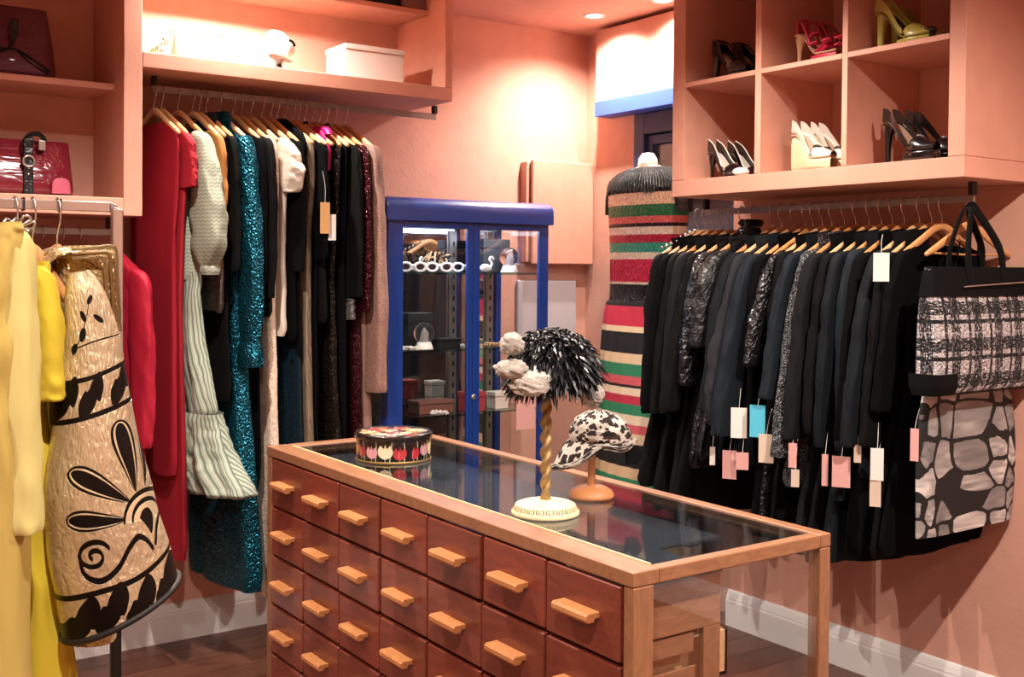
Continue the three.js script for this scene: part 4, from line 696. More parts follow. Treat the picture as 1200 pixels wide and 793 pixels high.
// ---------------------------------------------------------------- striped dress on its stand
{
  const zc = -3.72, c0 = onZ(764, 300, zc), sc = Math.hypot(c0.x, c0.z) * Math.cos((764 - 600) / FOCAL) / FOCAL;
  const yAt = py => onZ(762, py, zc).y;
  const bands = [[192, '#cfc4b4'], [206, '#1d1512'], [227, '#d8bfa2'], [241, '#1f6a42'], [254, '#c7615f'], [262, '#1a1012'], [266, '#d9cbbb'], [275, '#a81c3a'], [284, '#2f8f78'], [295, '#d9c8b0'], [303, '#b31c40'], [329, '#dcc9a8'], [332, '#0e0d0f'], [357, '#c02b45'], [380, '#e0c8a0'], [387, '#0e0d0f'], [411, '#d9bb93'], [423, '#2a7a55'], [437, '#c4545a'], [447, '#1a1012'], [450, '#dcc6a8'], [459, '#b32c42'], [469, '#2a7a55'], [481, '#dcc6a8'], [492, '#c4545a'], [502, '#d8bf98'], [514, '#0e0d0f'], [541, '#cfae86'], [554, '#2a7a55'], [572, '#a83244'], [590, '#0e0d0f'], [620, '#cfae86'], [640, '#2a7a55'], [660, '#0e0d0f']];
  const y0 = 192, y1 = 680;
  const tex = ctex(canvas(256, 1024, (c, w, h) => {
    bands.forEach(([y, col], i) => { const e = i + 1 < bands.length ? bands[i + 1][0] : y1; c.fillStyle = col; c.fillRect(0, (y - y0) / (y1 - y0) * h, w, (e - y) / (y1 - y0) * h + 1); });
  }));
  const g = thing('dress_form', 'white topped dress form behind the black coats', 'mannequin', null, V(c0.x - .03, 0, zc));
  part('neck_cap', lathe([[0, yAt(179)], [.025, yAt(180)], [.042, yAt(186)], [.046, yAt(193)], [.042, yAt(198)], [.045, yAt(204)]], 28), M.offwhite, g);
  part('pole', new THREE.CylinderGeometry(.014, .014, .7, 14).translate(0, .36, 0), M.iron, g);
  part('base', lathe([[0, .02], [.11, .015], [.12, 0]], 30), M.iron, g);
  const d = thing('dress', 'striped red green cream and black sequinned dress on the dress form', 'dress', null, V(c0.x - .03, 0, zc));
  const mk = (pts, folds, amp) => { const rows = pts.map(([py, hw]) => ({ p: [0, yAt(py), 0], a: hw * sc * .52, b: hw * sc * 1.28 })); const gg = loft(rows, 96, { nv: 50, fold: (th, t) => 1 + amp * Math.sin(th * folds) * sstep(0, .4, t) + .01 * Math.sin(th * 3 + t * 9) }); const P = gg.attributes.position, U = gg.attributes.uv; for (let i = 0; i < P.count; i++) { const py = y0 + (yAt(y0) - P.getY(i)) / (yAt(y0) - yAt(y1)) * (y1 - y0); U.setXY(i, U.getX(i) * 2, 1 - (py - y0) / (y1 - y0)); } return gg; };
  const e1 = V(1, 0, 0);
  part('bodice', mk([[194, 12], [200, 26], [208, 40], [220, 49], [240, 50], [290, 47], [340, 46], [357, 48]], 5, .012), std(0xffffff, .45, { map: tex, roughnessMap: sequinRough, bumpMap: sequinBump, bumpScale: .005, metalness: .35 }), d);
  part('skirt', mk([[352, 47], [360, 52], [400, 57], [450, 60], [500, 62], [560, 65], [680, 68]], 22, .03), std(0xffffff, .75, { map: tex }), d, 'pleated striped skirt');
  const fringe = []; const r = rng(66); for (let k = 0; k < 90; k++) { const a = k / 90 * 6.283, q = 47 * sc, x = Math.cos(a) * q * .59, z = Math.sin(a) * q * 1.25; fringe.push(pipe([[x * .5, yAt(198), z * .5], [x * .86, yAt(205), z * .86], [x * 1.05, yAt(214), z * 1.05], [x * 1.08, yAt(222 + r() * 7), z * 1.08]], .005, 6, 4)); }
  part('fringe', fringe, M.leatherblack, d, 'dark beaded fringe'); d.children[d.children.length - 1].userData.kind = 'stuff';
  for (const s of [1, -1]) part('short_sleeve', loft([{ p: [0, yAt(206), s * 40 * sc], a: .05, b: .02 }, { p: [0, yAt(222), s * 56 * sc], a: .055, b: .028 }, { p: [0, yAt(250), s * 62 * sc], a: .045, b: .02 }], 16, {}), M.leatherblack, d);
}

// ---------------------------------------------------------------- blue display cabinet
const KZ = -3.9, KB = -4.3, KL = onZ(455, 300, KZ).x, KR = onZ(643, 300, KZ).x, KT = onZ(550, 237, KZ).y;
const SH = [onZ(510, 319, KZ).y, onZ(510, 411, KZ).y, onZ(510, 489, KZ).y];
{
  const c = thing('display_cabinet', 'blue painted metal and glass display cabinet with rounded top', 'cabinet');
  const a = onZ(473, 300, KZ).x, m0 = onZ(548, 300, KZ).x, m1 = onZ(563, 300, KZ).x, b = onZ(632, 300, KZ).x;
  const yh = onZ(510, 257, KZ).y, y0 = .06;
  // bullnose top
  const prof = new THREE.Shape(); const H = KT - yh + .004, D = KZ - KB + .01; prof.moveTo(0, 0); prof.lineTo(D, 0); prof.lineTo(D, H * .45); prof.quadraticCurveTo(D, H, D - .05, H); prof.lineTo(.02, H); prof.quadraticCurveTo(0, H, 0, H * .6); prof.closePath();
  part('top', new THREE.ExtrudeGeometry(prof, { depth: KR - KL + .016, bevelEnabled: true, bevelSize: .008, bevelThickness: .01, bevelSegments: 3, curveSegments: 10 }).rotateY(-Math.PI / 2).translate(KR + .008, yh, KB), M.blue, c);
  part('plinth', bx(KL, KR, 0, y0 + .06, KB, KZ, .004), M.blue, c);
  part('corner_post', bx(KL, KL + .03, y0, yh, KB, KB + .03, .003), M.blue, c); part('corner_post', bx(KR - .03, KR, y0, yh, KB, KB + .03, .003), M.blue, c);
  part('corner_post', bx(KL, KL + .025, y0, yh, KZ - .05, KZ - .02, .003), M.blue, c); part('corner_post', bx(KR - .025, KR, y0, yh, KZ - .05, KZ - .02, .003), M.blue, c);
  part('side_glass', bx(KL + .008, KL + .012, .12, yh, KB + .03, KZ - .05, 0), M.glass, c); part('side_glass', bx(KR - .012, KR - .008, .12, yh, KB + .03, KZ - .05, 0), M.glass, c);
  part('mirror_back', bx(KL + .03, KR - .03, .12, yh, KB + .004, KB + .008, 0), M.mirror, c, 'mirrored back panel');
  // two doors
  const doors = [[KL, a, m0, (m0 + m1) / 2 - .001], [(m0 + m1) / 2 + .001, m1, b, KR]];
  for (const [o0, i0, i1, o1] of doors) {
    const d = part('door', [bx(o0, i0, y0 + .06, yh - .002, KZ - .018, KZ, .004), bx(i1, o1, y0 + .06, yh - .002, KZ - .018, KZ, .004), bx(i0, i1, yh - .035, yh - .002, KZ - .018, KZ, .004), bx(i0, i1, y0 + .06, y0 + .13, KZ - .018, KZ, .004)], M.blue, c);
    part('pane', bx(i0, i1, y0 + .13, yh - .035, KZ - .011, KZ - .007, 0), M.glass, d);
  }
  const k = onZ(555, 465, KZ); part('lock', lathe([[0, .006], [.008, .006], [.011, .003], [.012, 0]], 18).rotateX(Math.PI / 2).translate(k.x, k.y, KZ), M.chrome, c);
  for (const [px, py] of [[463, 243], [638, 253]]) { const q = onZ(px, py, KZ); part('rivet', new THREE.SphereGeometry(.006, 10, 8).translate(q.x, q.y, KZ + .01), M.chrome, c); }
  // shelves and slotted uprights
  SH.forEach(y => part('glass_shelf', bx(KL + .03, KR - .03, y - .01, y, KB + .05, KZ - .045, .001), phy(0xcfe3dc, .04, { transmission: 1, thickness: 0, ior: 1.5 }), c));
  const lower = .5; part('glass_shelf', bx(KL + .03, KR - .03, lower - .01, lower, KB + .05, KZ - .045, .001), phy(0xcfe3dc, .04, { transmission: 1, thickness: 0, ior: 1.5 }), c);
  for (const px of [531, 574]) { const x = onZ(px, 300, KB + .02).x; const u = part('slotted_upright', bx(x - .017, x + .017, .14, yh - .03, KB + .01, KB + .026, .002), M.steel, c); for (let y = .75; y < 1.62; y += .05) part('slot', bx(x - .004, x + .004, y, y + .022, KB + .0255, KB + .0275, 0), M.iron, u); }
  // tube lamp under the top
  part('lamp_tube', new THREE.CylinderGeometry(.008, .008, KR - KL - .14, 12).rotateZ(Math.PI / 2).translate((KL + KR) / 2, yh - .02, KZ - .1), new THREE.MeshStandardMaterial({ color: 0xffffff, emissive: 0xdfeaff, emissiveIntensity: 5 }), c);
  const l = new THREE.RectAreaLight(0xdfeaff, 110, KR - KL - .14, .02); l.name = 'tube_light'; l.position.set((KL + KR) / 2, yh - .031, KZ - .1); l.lookAt((KL + KR) / 2, 0, KZ - .16); c.add(l);
}
function snowGlobe(px, py, y, z, r, label) {
  const q = onZ(px, py, z), g = thing('snow_globe', label, 'snow globe', 'snow globes in the cabinet', V(q.x, y, z));
  part('base', lathe([[0, 0], [r * .85, 0], [r * .88, r * .1], [r * .7, r * .55], [r * .62, r * .7], [0, r * .7]], 26), M.offwhite, g);
  part('globe', new THREE.SphereGeometry(r, 28, 20).translate(0, r * 1.5, 0), M.globe, g);
  part('figure', loft([{ p: [0, r * .75, 0], a: r * .45, b: r * .4 }, { p: [0, r * 1.1, 0], a: r * .3, b: r * .3 }, { p: [r * .05, r * 1.5, 0], a: r * .28, b: r * .25 }, { p: [0, r * 1.9, 0], a: r * .05, b: r * .05 }], 14, {}), std(0xa89a94, .6), g);
}
snowGlobe(597, 300, SH[0], -4.03, .045, 'clear glass snow globe on the top cabinet shelf');
snowGlobe(497, 395, SH[1], -4.0, .045, 'clear glass snow globe on the middle cabinet shelf');
function sunglasses(px, y, z, label) {
  const q = onZ(px, 312, z), g = thing('sunglasses', label, 'sunglasses', 'white framed sunglasses in the cabinet', V(q.x, y, z), -.35);
  const t = s => new THREE.TorusGeometry(.021, .006, 8, 20).scale(1.1, .8, 1).translate(s * .031, .022, 0);
  part('frame', [t(-1), t(1), pipe([[-.01, .026, 0], [0, .029, .003], [.01, .026, 0]], .004, 8, 5), pipe([[-.055, .028, 0], [-.058, .026, -.05], [-.055, .008, -.1]], .003, 10, 5), pipe([[.055, .028, 0], [.058, .026, -.05], [.055, .008, -.1]], .003, 10, 5)], M.offwhite, g);
  for (const s of [-1, 1]) part('lens', new THREE.CircleGeometry(.02, 18).scale(1.1, .8, 1).translate(s * .031, .022, 0), phy(0x1a1a1e, .1, {}), g);
}
sunglasses(484, SH[0], -3.985, 'white framed sunglasses at the door edge of the top cabinet shelf');
sunglasses(515, SH[0], -3.985, 'white framed sunglasses between two others on the top cabinet shelf');
sunglasses(545, SH[0], -3.985, 'white framed sunglasses near the slotted upright on the top cabinet shelf');
function smallBox(px, py, y, z, w, h, d, mat, label, name = 'gift_box') { const q = onZ(px, py, z), g = thing(name, label, 'box', null, V(q.x, y, z)); part('body', bx(-w / 2, w / 2, 0, h * .72, -d / 2, d / 2, .003), mat, g); part('lid', bx(-w / 2 - .003, w / 2 + .003, h * .73, h, -d / 2 - .003, d / 2 + .003, .003), mat, g); return g; }
smallBox(487, 390, SH[1], -4.12, .12, .15, .08, std(0x141416, .6), 'tall black box on the middle cabinet shelf behind the snow globe');
smallBox(523, 405, SH[1], -4.0, .1, .045, .07, std(0x0f0f11, .5), 'small flat black box on the middle cabinet shelf');
smallBox(577, 285, SH[0], -4.13, .14, .15, .07, std(0x18181b, .7), 'black box on the top cabinet shelf behind the snow globe');
smallBox(505, 478, SH[2], -4.05, .17, .055, .1, std(0x6a4238, .7), 'low brown box on the lowest visible cabinet shelf');
smallBox(553, 472, SH[2], -4.0, .09, .085, .08, std(0xa23a3e, .6), 'red box on the lowest visible cabinet shelf');
smallBox(583, 474, SH[2], -4.02, .07, .075, .07, std(0xd9ccc2, .6), 'cream box beside the red box in the cabinet');
{ // blond wig-like feather ornament, jewellery and a small swan
  const r = rng(31), q = onZ(512, 295, -4.14), g = thing('feather_ornament', 'tan and black feather ornament on the top cabinet shelf', 'ornament', null, V(q.x, SH[0], -4.14)); const a = [], b = [];
  for (let k = 0; k < 120; k++) { const t = r() * 6.28, s = .02 + r() * .055, w = [[0, .02, 0], [Math.cos(t) * s * .6, .05 + r() * .05, Math.sin(t) * s * .4], [Math.cos(t) * s, .02 + r() * .06, Math.sin(t) * s * .7]]; (k % 3 ? a : b).push(pipe(w, .004, 6, 4)); }
  part('pale_plumes', a, cloth(0xb98f68), g); part('dark_plumes', b, M.black, g);
  const s = onZ(569, 307, -3.99), sw = thing('swan_ornament', 'small white china swan beside the snow globe', 'ornament', null, V(s.x, SH[0] + .004, -3.99));
  part('body', loft([{ p: [-.03, .012, 0], a: .004, b: .004 }, { p: [-.015, .016, 0], a: .015, b: .013 }, { p: [.01, .016, 0], a: .016, b: .014 }, { p: [.028, .014, 0], a: .008, b: .008 }], 14, { e1: V(0, 1, 0) }), M.offwhite, sw);
  part('neck', pipe([[.024, .016, 0], [.034, .035, 0], [.022, .055, 0], [.03, .064, 0], [.042, .054, 0]], .0055, 16, 7), M.offwhite, sw);
  for (const [px, y, z, label, col] of [[480, SH[1], -3.97, 'pearl bracelet heap beside the middle shelf snow globe', 0xd9d2c8], [541, SH[1], -3.98, 'white bead necklace heap near the small black box', 0xcfc9c4], [577, SH[1], -4.0, 'tan bead necklace heap behind the feather hat', 0xb08a62], [515, SH[2], -3.965, 'white bead bracelet heap before the brown box', 0xd6d0ca]]) {
    const p = onZ(px, 405, z), h = thing('bead_necklace', label, 'jewellery', null, V(p.x, y, z)), m = std(col, .35), n = rng(px), beads = [];
    for (let k = 0; k < 34; k++) { const t = k / 34 * 12.6, q2 = .02 + .012 * Math.sin(k * .7); beads.push(new THREE.SphereGeometry(.0055, 8, 6).translate(Math.cos(t) * q2 * 1.3, .006 + (k > 17 ? .007 : 0), Math.sin(t) * q2 + (n() - .5) * .006)); }
    part('beads', beads, m, h);
  }
}
{ const q = onZ(619, 487, -4.0), k = Math.hypot(q.x, q.z) / FOCAL; const t = thing('paper_note', 'pink paper note stuck on the cabinet door glass', 'note', null, V(onZ(617, 466, KZ + .002).x, onZ(617, 466, KZ).y, KZ - .004)); part('sheet', card(26 * k, 36 * k), M.pinkcard, t); }

// ---------------------------------------------------------------- things on the counter
const TOP = CH - .004;
{ // tulip tin
  const q = onY(461, 537, TOP), r = .118, H = .072, g = thing('round_tin', 'round black tin painted with tulips on the counter', 'tin', null, V(q.x, TOP, q.z));
  const side = ctex(canvas(1024, 128, (c, w, h) => {
    c.fillStyle = '#140d0d'; c.fillRect(0, 0, w, h); const cols = ['#a32231', '#b58a90', '#e8d9a0', '#e0a23a', '#8d2230', '#c98f9a', '#d8cfae', '#b9303a']; const r2 = rng(4);
    for (let k = 0; k < 16; k++) { const x = k * 64 + 10, y = 64 + r2() * 14, col = cols[k % 8], s = 31 + r2() * 8; c.strokeStyle = '#7d9068'; c.lineWidth = 5; c.beginPath(); c.moveTo(x, y); c.quadraticCurveTo(x + 6, h * .8, x - 6, h); c.stroke(); c.strokeStyle = '#b8bf98'; c.lineWidth = 4; c.beginPath(); c.moveTo(x + 18, h); c.quadraticCurveTo(x + 26, h * .5, x + 12 + r2() * 20, 12); c.stroke();
      c.fillStyle = col; c.beginPath(); c.moveTo(x, y + s); c.bezierCurveTo(x - s * 1.1, y + s * .8, x - s, y - s * .5, x - s * .5, y - s); c.lineTo(x - s * .15, y - s * .5); c.lineTo(x, y - s * 1.2); c.lineTo(x + s * .2, y - s * .5); c.lineTo(x + s * .55, y - s); c.bezierCurveTo(x + s, y - s * .4, x + s * 1.1, y + s * .8, x, y + s); c.fill();
      c.strokeStyle = '#f2e3c0'; c.globalAlpha = .5; c.lineWidth = 3; c.beginPath(); c.moveTo(x - s * .2, y + s * .7); c.lineTo(x - s * .1, y - s * .4); c.stroke(); c.globalAlpha = 1; }
  }));
  const topT = ctex(canvas(512, 512, (c, w, h) => { c.fillStyle = '#1a1110'; c.fillRect(0, 0, w, h); const r2 = rng(14), cols = ['#d9b48a', '#b5474a', '#e9d8ae', '#c9925a', '#8f5a52', '#dcc3b0']; for (let k = 0; k < 60; k++) { const a = r2() * 6.28, d = Math.sqrt(r2()) * 215, x = 256 + Math.cos(a) * d, y = 256 + Math.sin(a) * d, t = r2() * 6; c.fillStyle = cols[k % 6]; for (let p = 0; p < 5; p++) { c.beginPath(); c.ellipse(x + Math.cos(t + p * 1.26) * 20, y + Math.sin(t + p * 1.26) * 20, 26, 14, t + p * 1.26, 0, 7); c.fill(); } c.fillStyle = '#3a2018'; c.beginPath(); c.arc(x, y, 7, 0, 7); c.fill(); } }));
  const cyl = new THREE.CylinderGeometry(r, r * .985, H, 56, 1, true).translate(0, H / 2 + .003, 0);
  part('body', cyl, phy(0xffffff, .25, { map: side, clearcoat: .6 }), g);
  part('bottom_rim', lathe([[0, 0], [r * .98, 0], [r + .003, .003], [r, .008]], 56), M.brass, g);
  const lid = part('lid', lathe([[r + .001, H - .002], [r + .005, H - .001], [r + .005, H + .011], [r + .002, H + .016], [r - .004, H + .013]], 56), phy(0x120c0c, .25, { clearcoat: .6 }), g);
  part('lid_picture', new THREE.CircleGeometry(r - .003, 48).rotateX(-Math.PI / 2).translate(0, H + .0135, 0), phy(0xffffff, .25, { map: topT, clearcoat: .6 }), lid);
}
function hatStand(px, py, label, cream, baseR, poleTop, twist) {
  const q = onY(px, py, TOP), g = thing('hat_stand', label, 'hat stand', null, V(q.x, TOP, q.z));
  return [g, q];
}
{ // carved stand and feather hat
  const [g, q] = hatStand(639, 602, 'cream hat stand with greek key base and gilt twisted stem', 1);
  const keyTex = ctex(canvas(1024, 64, (c, w, h) => { c.fillStyle = '#ddd0a4'; c.fillRect(0, 0, w, h); c.strokeStyle = '#5a5236'; c.lineWidth = 6; for (let x = 4; x < w; x += 51.2) { c.strokeRect(x, 14, 36, 34); c.beginPath(); c.moveTo(x + 12, 48); c.lineTo(x + 12, 28); c.lineTo(x + 24, 28); c.stroke(); } }));
  const cream = std(0xdccfa2, .5), R = .084;
  part('base', lathe([[0, .036], [.02, .0365], [.045, .034], [.066, .029], [.074, .025]], 44), cream, g); part('base_foot', lathe([[.08, .012], [R, .009], [R, .003], [R - .003, 0], [0, 0]], 44), cream, g);
  part('key_band', new THREE.CylinderGeometry(.0745, .0815, .014, 56, 1, true).translate(0, .0185, 0), std(0xffffff, .5, { map: keyTex }), g, 'greek key band');
  const py0 = .036, hgt = .31, gold = std(0x9a7f50, .4, { metalness: .45 });
  part('twisted_stem', grid(28, 90, (i, j) => { const th = i * 6.2832, rr = .0105 * (1 + .28 * Math.sin(2 * th + j * 52)) * (1 + .15 * Math.sin(j * 3.1)); return [Math.cos(th) * rr, py0 + j * hgt, Math.sin(th) * rr, i * .07, j * hgt]; }), gold, g);
  part('finial', new THREE.SphereGeometry(.045, 20, 14).scale(1, .8, 1).translate(0, py0 + hgt, 0), cream, g);
  const sc = Math.hypot(q.x, q.z) * Math.cos((639 - 600) / FOCAL) / FOCAL, hy = onZ(640, 425, q.z).y, hc = onZ(648, 425, q.z);
  const h = thing('feather_hat', 'round hat of black feathers with white plumes on the twisted stand', 'hat', null, V(hc.x, hy, q.z));
  const R1 = 50 * sc, R2 = 41 * sc, r = rng(17), blk = [], wht = [];
  part('crown', new THREE.SphereGeometry(1, 32, 20, 0, 6.2832, 0, 2.1).scale(R1 * .9, R2 * .88, R1 * .8), M.velvet ?? M.black, h);
  const strand = (list, p, d, len, w) => { const up = V(r() - .5, r() - .5, r() - .5), s = d.clone().cross(up).normalize().multiplyScalar(w), pts = []; const curl = V((r() - .5) * .6, -.7 - r() * .6, (r() - .5) * .6); const P = [], U = [], I = []; for (let k = 0; k <= 4; k++) { const t = k / 4, c = p.clone().addScaledVector(d, len * t).addScaledVector(curl, len * t * t * .7), ww = Math.sin(Math.PI * (.12 + .8 * t)); P.push(c.x + s.x * ww, c.y + s.y * ww, c.z + s.z * ww, c.x - s.x * ww, c.y - s.y * ww, c.z - s.z * ww); U.push(0, t, 1, t); if (k < 4) { const a = k * 2; I.push(a, a + 1, a + 2, a + 1, a + 3, a + 2); } } const gg = new THREE.BufferGeometry(); gg.setAttribute('position', new THREE.Float32BufferAttribute(P, 3)); gg.setAttribute('uv', new THREE.Float32BufferAttribute(U, 2)); gg.setIndex(I); gg.computeVertexNormals(); list.push(gg); };
  for (let k = 0; k < 3600; k++) { const a = r() * 6.2832, cz = lerp(-.5, 1, r()), ss = Math.sqrt(1 - cz * cz), n = V(ss * Math.cos(a), cz, ss * Math.sin(a)), p = V(n.x * R1 * .9, n.y * R2 * .88, n.z * R1 * .8), tan = V(r() - .5, r() - .8, r() - .5).addScaledVector(n, .9).normalize(); strand(blk, p, tan, (.014 + r() * .022) * (cz < .1 ? 1.3 : 1), .003 + r() * .002); }
  part('black_feathers', blk, std(0x131316, .38), h).userData.kind = 'stuff';
  const plume = (px, py, a, b, s) => { const c = onZ(px, py, q.z + .07), lx = c.x - hc.x, ly = c.y - hy, gg = new THREE.SphereGeometry(1, 26, 18), P = gg.attributes.position, n = tileNoise(16, s); for (let i = 0; i < P.count; i++) { const f = 1 + .22 * (n(P.getX(i) * .5 + .5, P.getY(i) * .5 + .5 + P.getZ(i) * .2) - .5) * 2; P.setXYZ(i, P.getX(i) * a * sc * f, P.getY(i) * b * sc * f, P.getZ(i) * .03 * f); } gg.computeVertexNormals(); const l = part('white_plume', gg.translate(lx, ly, .07), std(0xd8d0c4, .9, { bumpMap: sequinBump, bumpScale: .004 }), h); };
  plume(600, 403, 13, 12, 1); plume(598, 432, 19, 11, 2); plume(622, 449, 27, 14, 3); plume(694, 462, 12, 14, 4);
}
{ // cow print hat on a plain stand
  const [g, q] = hatStand(693, 583, 'plain turned beech hat stand with low domed base', 0); const beech = std(0xffffff, .5, { map: paleWood, color: 0xdcbba4 });
  part('base', lathe([[0, .034], [.02, .034], [.04, .03], [.055, .02], [.06, .009], [.058, 0], [0, 0]], 40), beech, g); part('stem', new THREE.CylinderGeometry(.009, .011, .16, 16).translate(0, .11, 0), beech, g);
  part('head_block', new THREE.SphereGeometry(.034, 18, 12).scale(1, .6, 1).translate(0, .185, 0), beech, g);
  const cow = ctex(canvas(512, 512, (c, w, h) => { c.fillStyle = '#ddd2c6'; c.fillRect(0, 0, w, h); const r = rng(19); for (let k = 0; k < 95; k++) { const x = r() * w, y = r() * h, s = 14 + r() * 30; c.fillStyle = r() > .25 ? '#1f1512' : '#4a332a'; c.beginPath(); for (let a = 0; a < 12; a++) { const q2 = s * (.55 + r() * .6), t = a / 12 * 6.283; c.lineTo(x + Math.cos(t) * q2 * .75, y + Math.sin(t) * q2 * 1.2); } c.fill(); } }), 2, 1.5);
  const sc = Math.hypot(q.x, q.z) * Math.cos((693 - 600) / FOCAL) / FOCAL, hc = onZ(703, 508, q.z), h = thing('fur_hat', 'brown and white cow print fur hat with drooping brim', 'hat', null, V(hc.x, hc.y, q.z));
  const fur = std(0xffffff, .95, { map: cow, bumpMap: sequinBump, bumpScale: .006 });
  // local X across the picture
  const dirX = V(Math.cos(YAW), 0, Math.sin(YAW)), dirZ = V(-Math.sin(YAW), 0, Math.cos(YAW));
  const put = (a, b, c) => [dirX.x * a + dirZ.x * c, b, dirX.z * a + dirZ.z * c];
  const n = tileNoise(16, 9);
  part('crown', grid(48, 26, (i, j) => { const th = i * 6.2832, ph = j * 1.95, f = 1 + .08 * (n(i, j) - .5); const a = Math.sin(ph) * Math.cos(th) * 36 * sc * f, c = Math.sin(ph) * Math.sin(th) * 34 * sc * f, b = Math.cos(ph) * 28 * sc * f - .05 * a; return [...put(a, b, c), i * 1.2, j * .8]; }), fur, h);
  part('brim', grid(60, 16, (i, j) => { const th = i * 6.2832, left = Math.pow(Math.max(0, -Math.cos(th)), 1.4), rr = lerp(33, 33 + 8 + 14 * left, j) * sc, dr = -(2 + 32 * left + 4 * Math.max(0, Math.sin(th))) * j * j * sc - 6 * sc; const wv = 2 * sc * Math.sin(th * 5) * j; return [...put(Math.cos(th) * rr, dr + wv, Math.sin(th) * rr * .95), i * 1.5, .8 + j * .4]; }), fur, h);
  part('brim_roll', pipe(Array.from({ length: 40 }, (_, k) => { const th = k / 40 * 6.2832, left = Math.pow(Math.max(0, -Math.cos(th)), 1.4), rr = (41 + 14 * left) * sc, dr = -(2 + 32 * left + 4 * Math.max(0, Math.sin(th))) * sc - 6 * sc; return V(...put(Math.cos(th) * rr, dr + 2 * sc * Math.sin(th * 5), Math.sin(th) * rr * .95)); }), .008, 90, 7, true), fur, h);
  part('ribbon', loft([{ p: put(34 * sc, -10 * sc, .05), a: .02, b: .006 }, { p: put(38 * sc, -18 * sc, .05), a: .024, b: .006 }, { p: put(36 * sc, -32 * sc, .05), a: .016, b: .005 }], 12, { e1: dirX, e2: dirZ }), M.black, h);
}

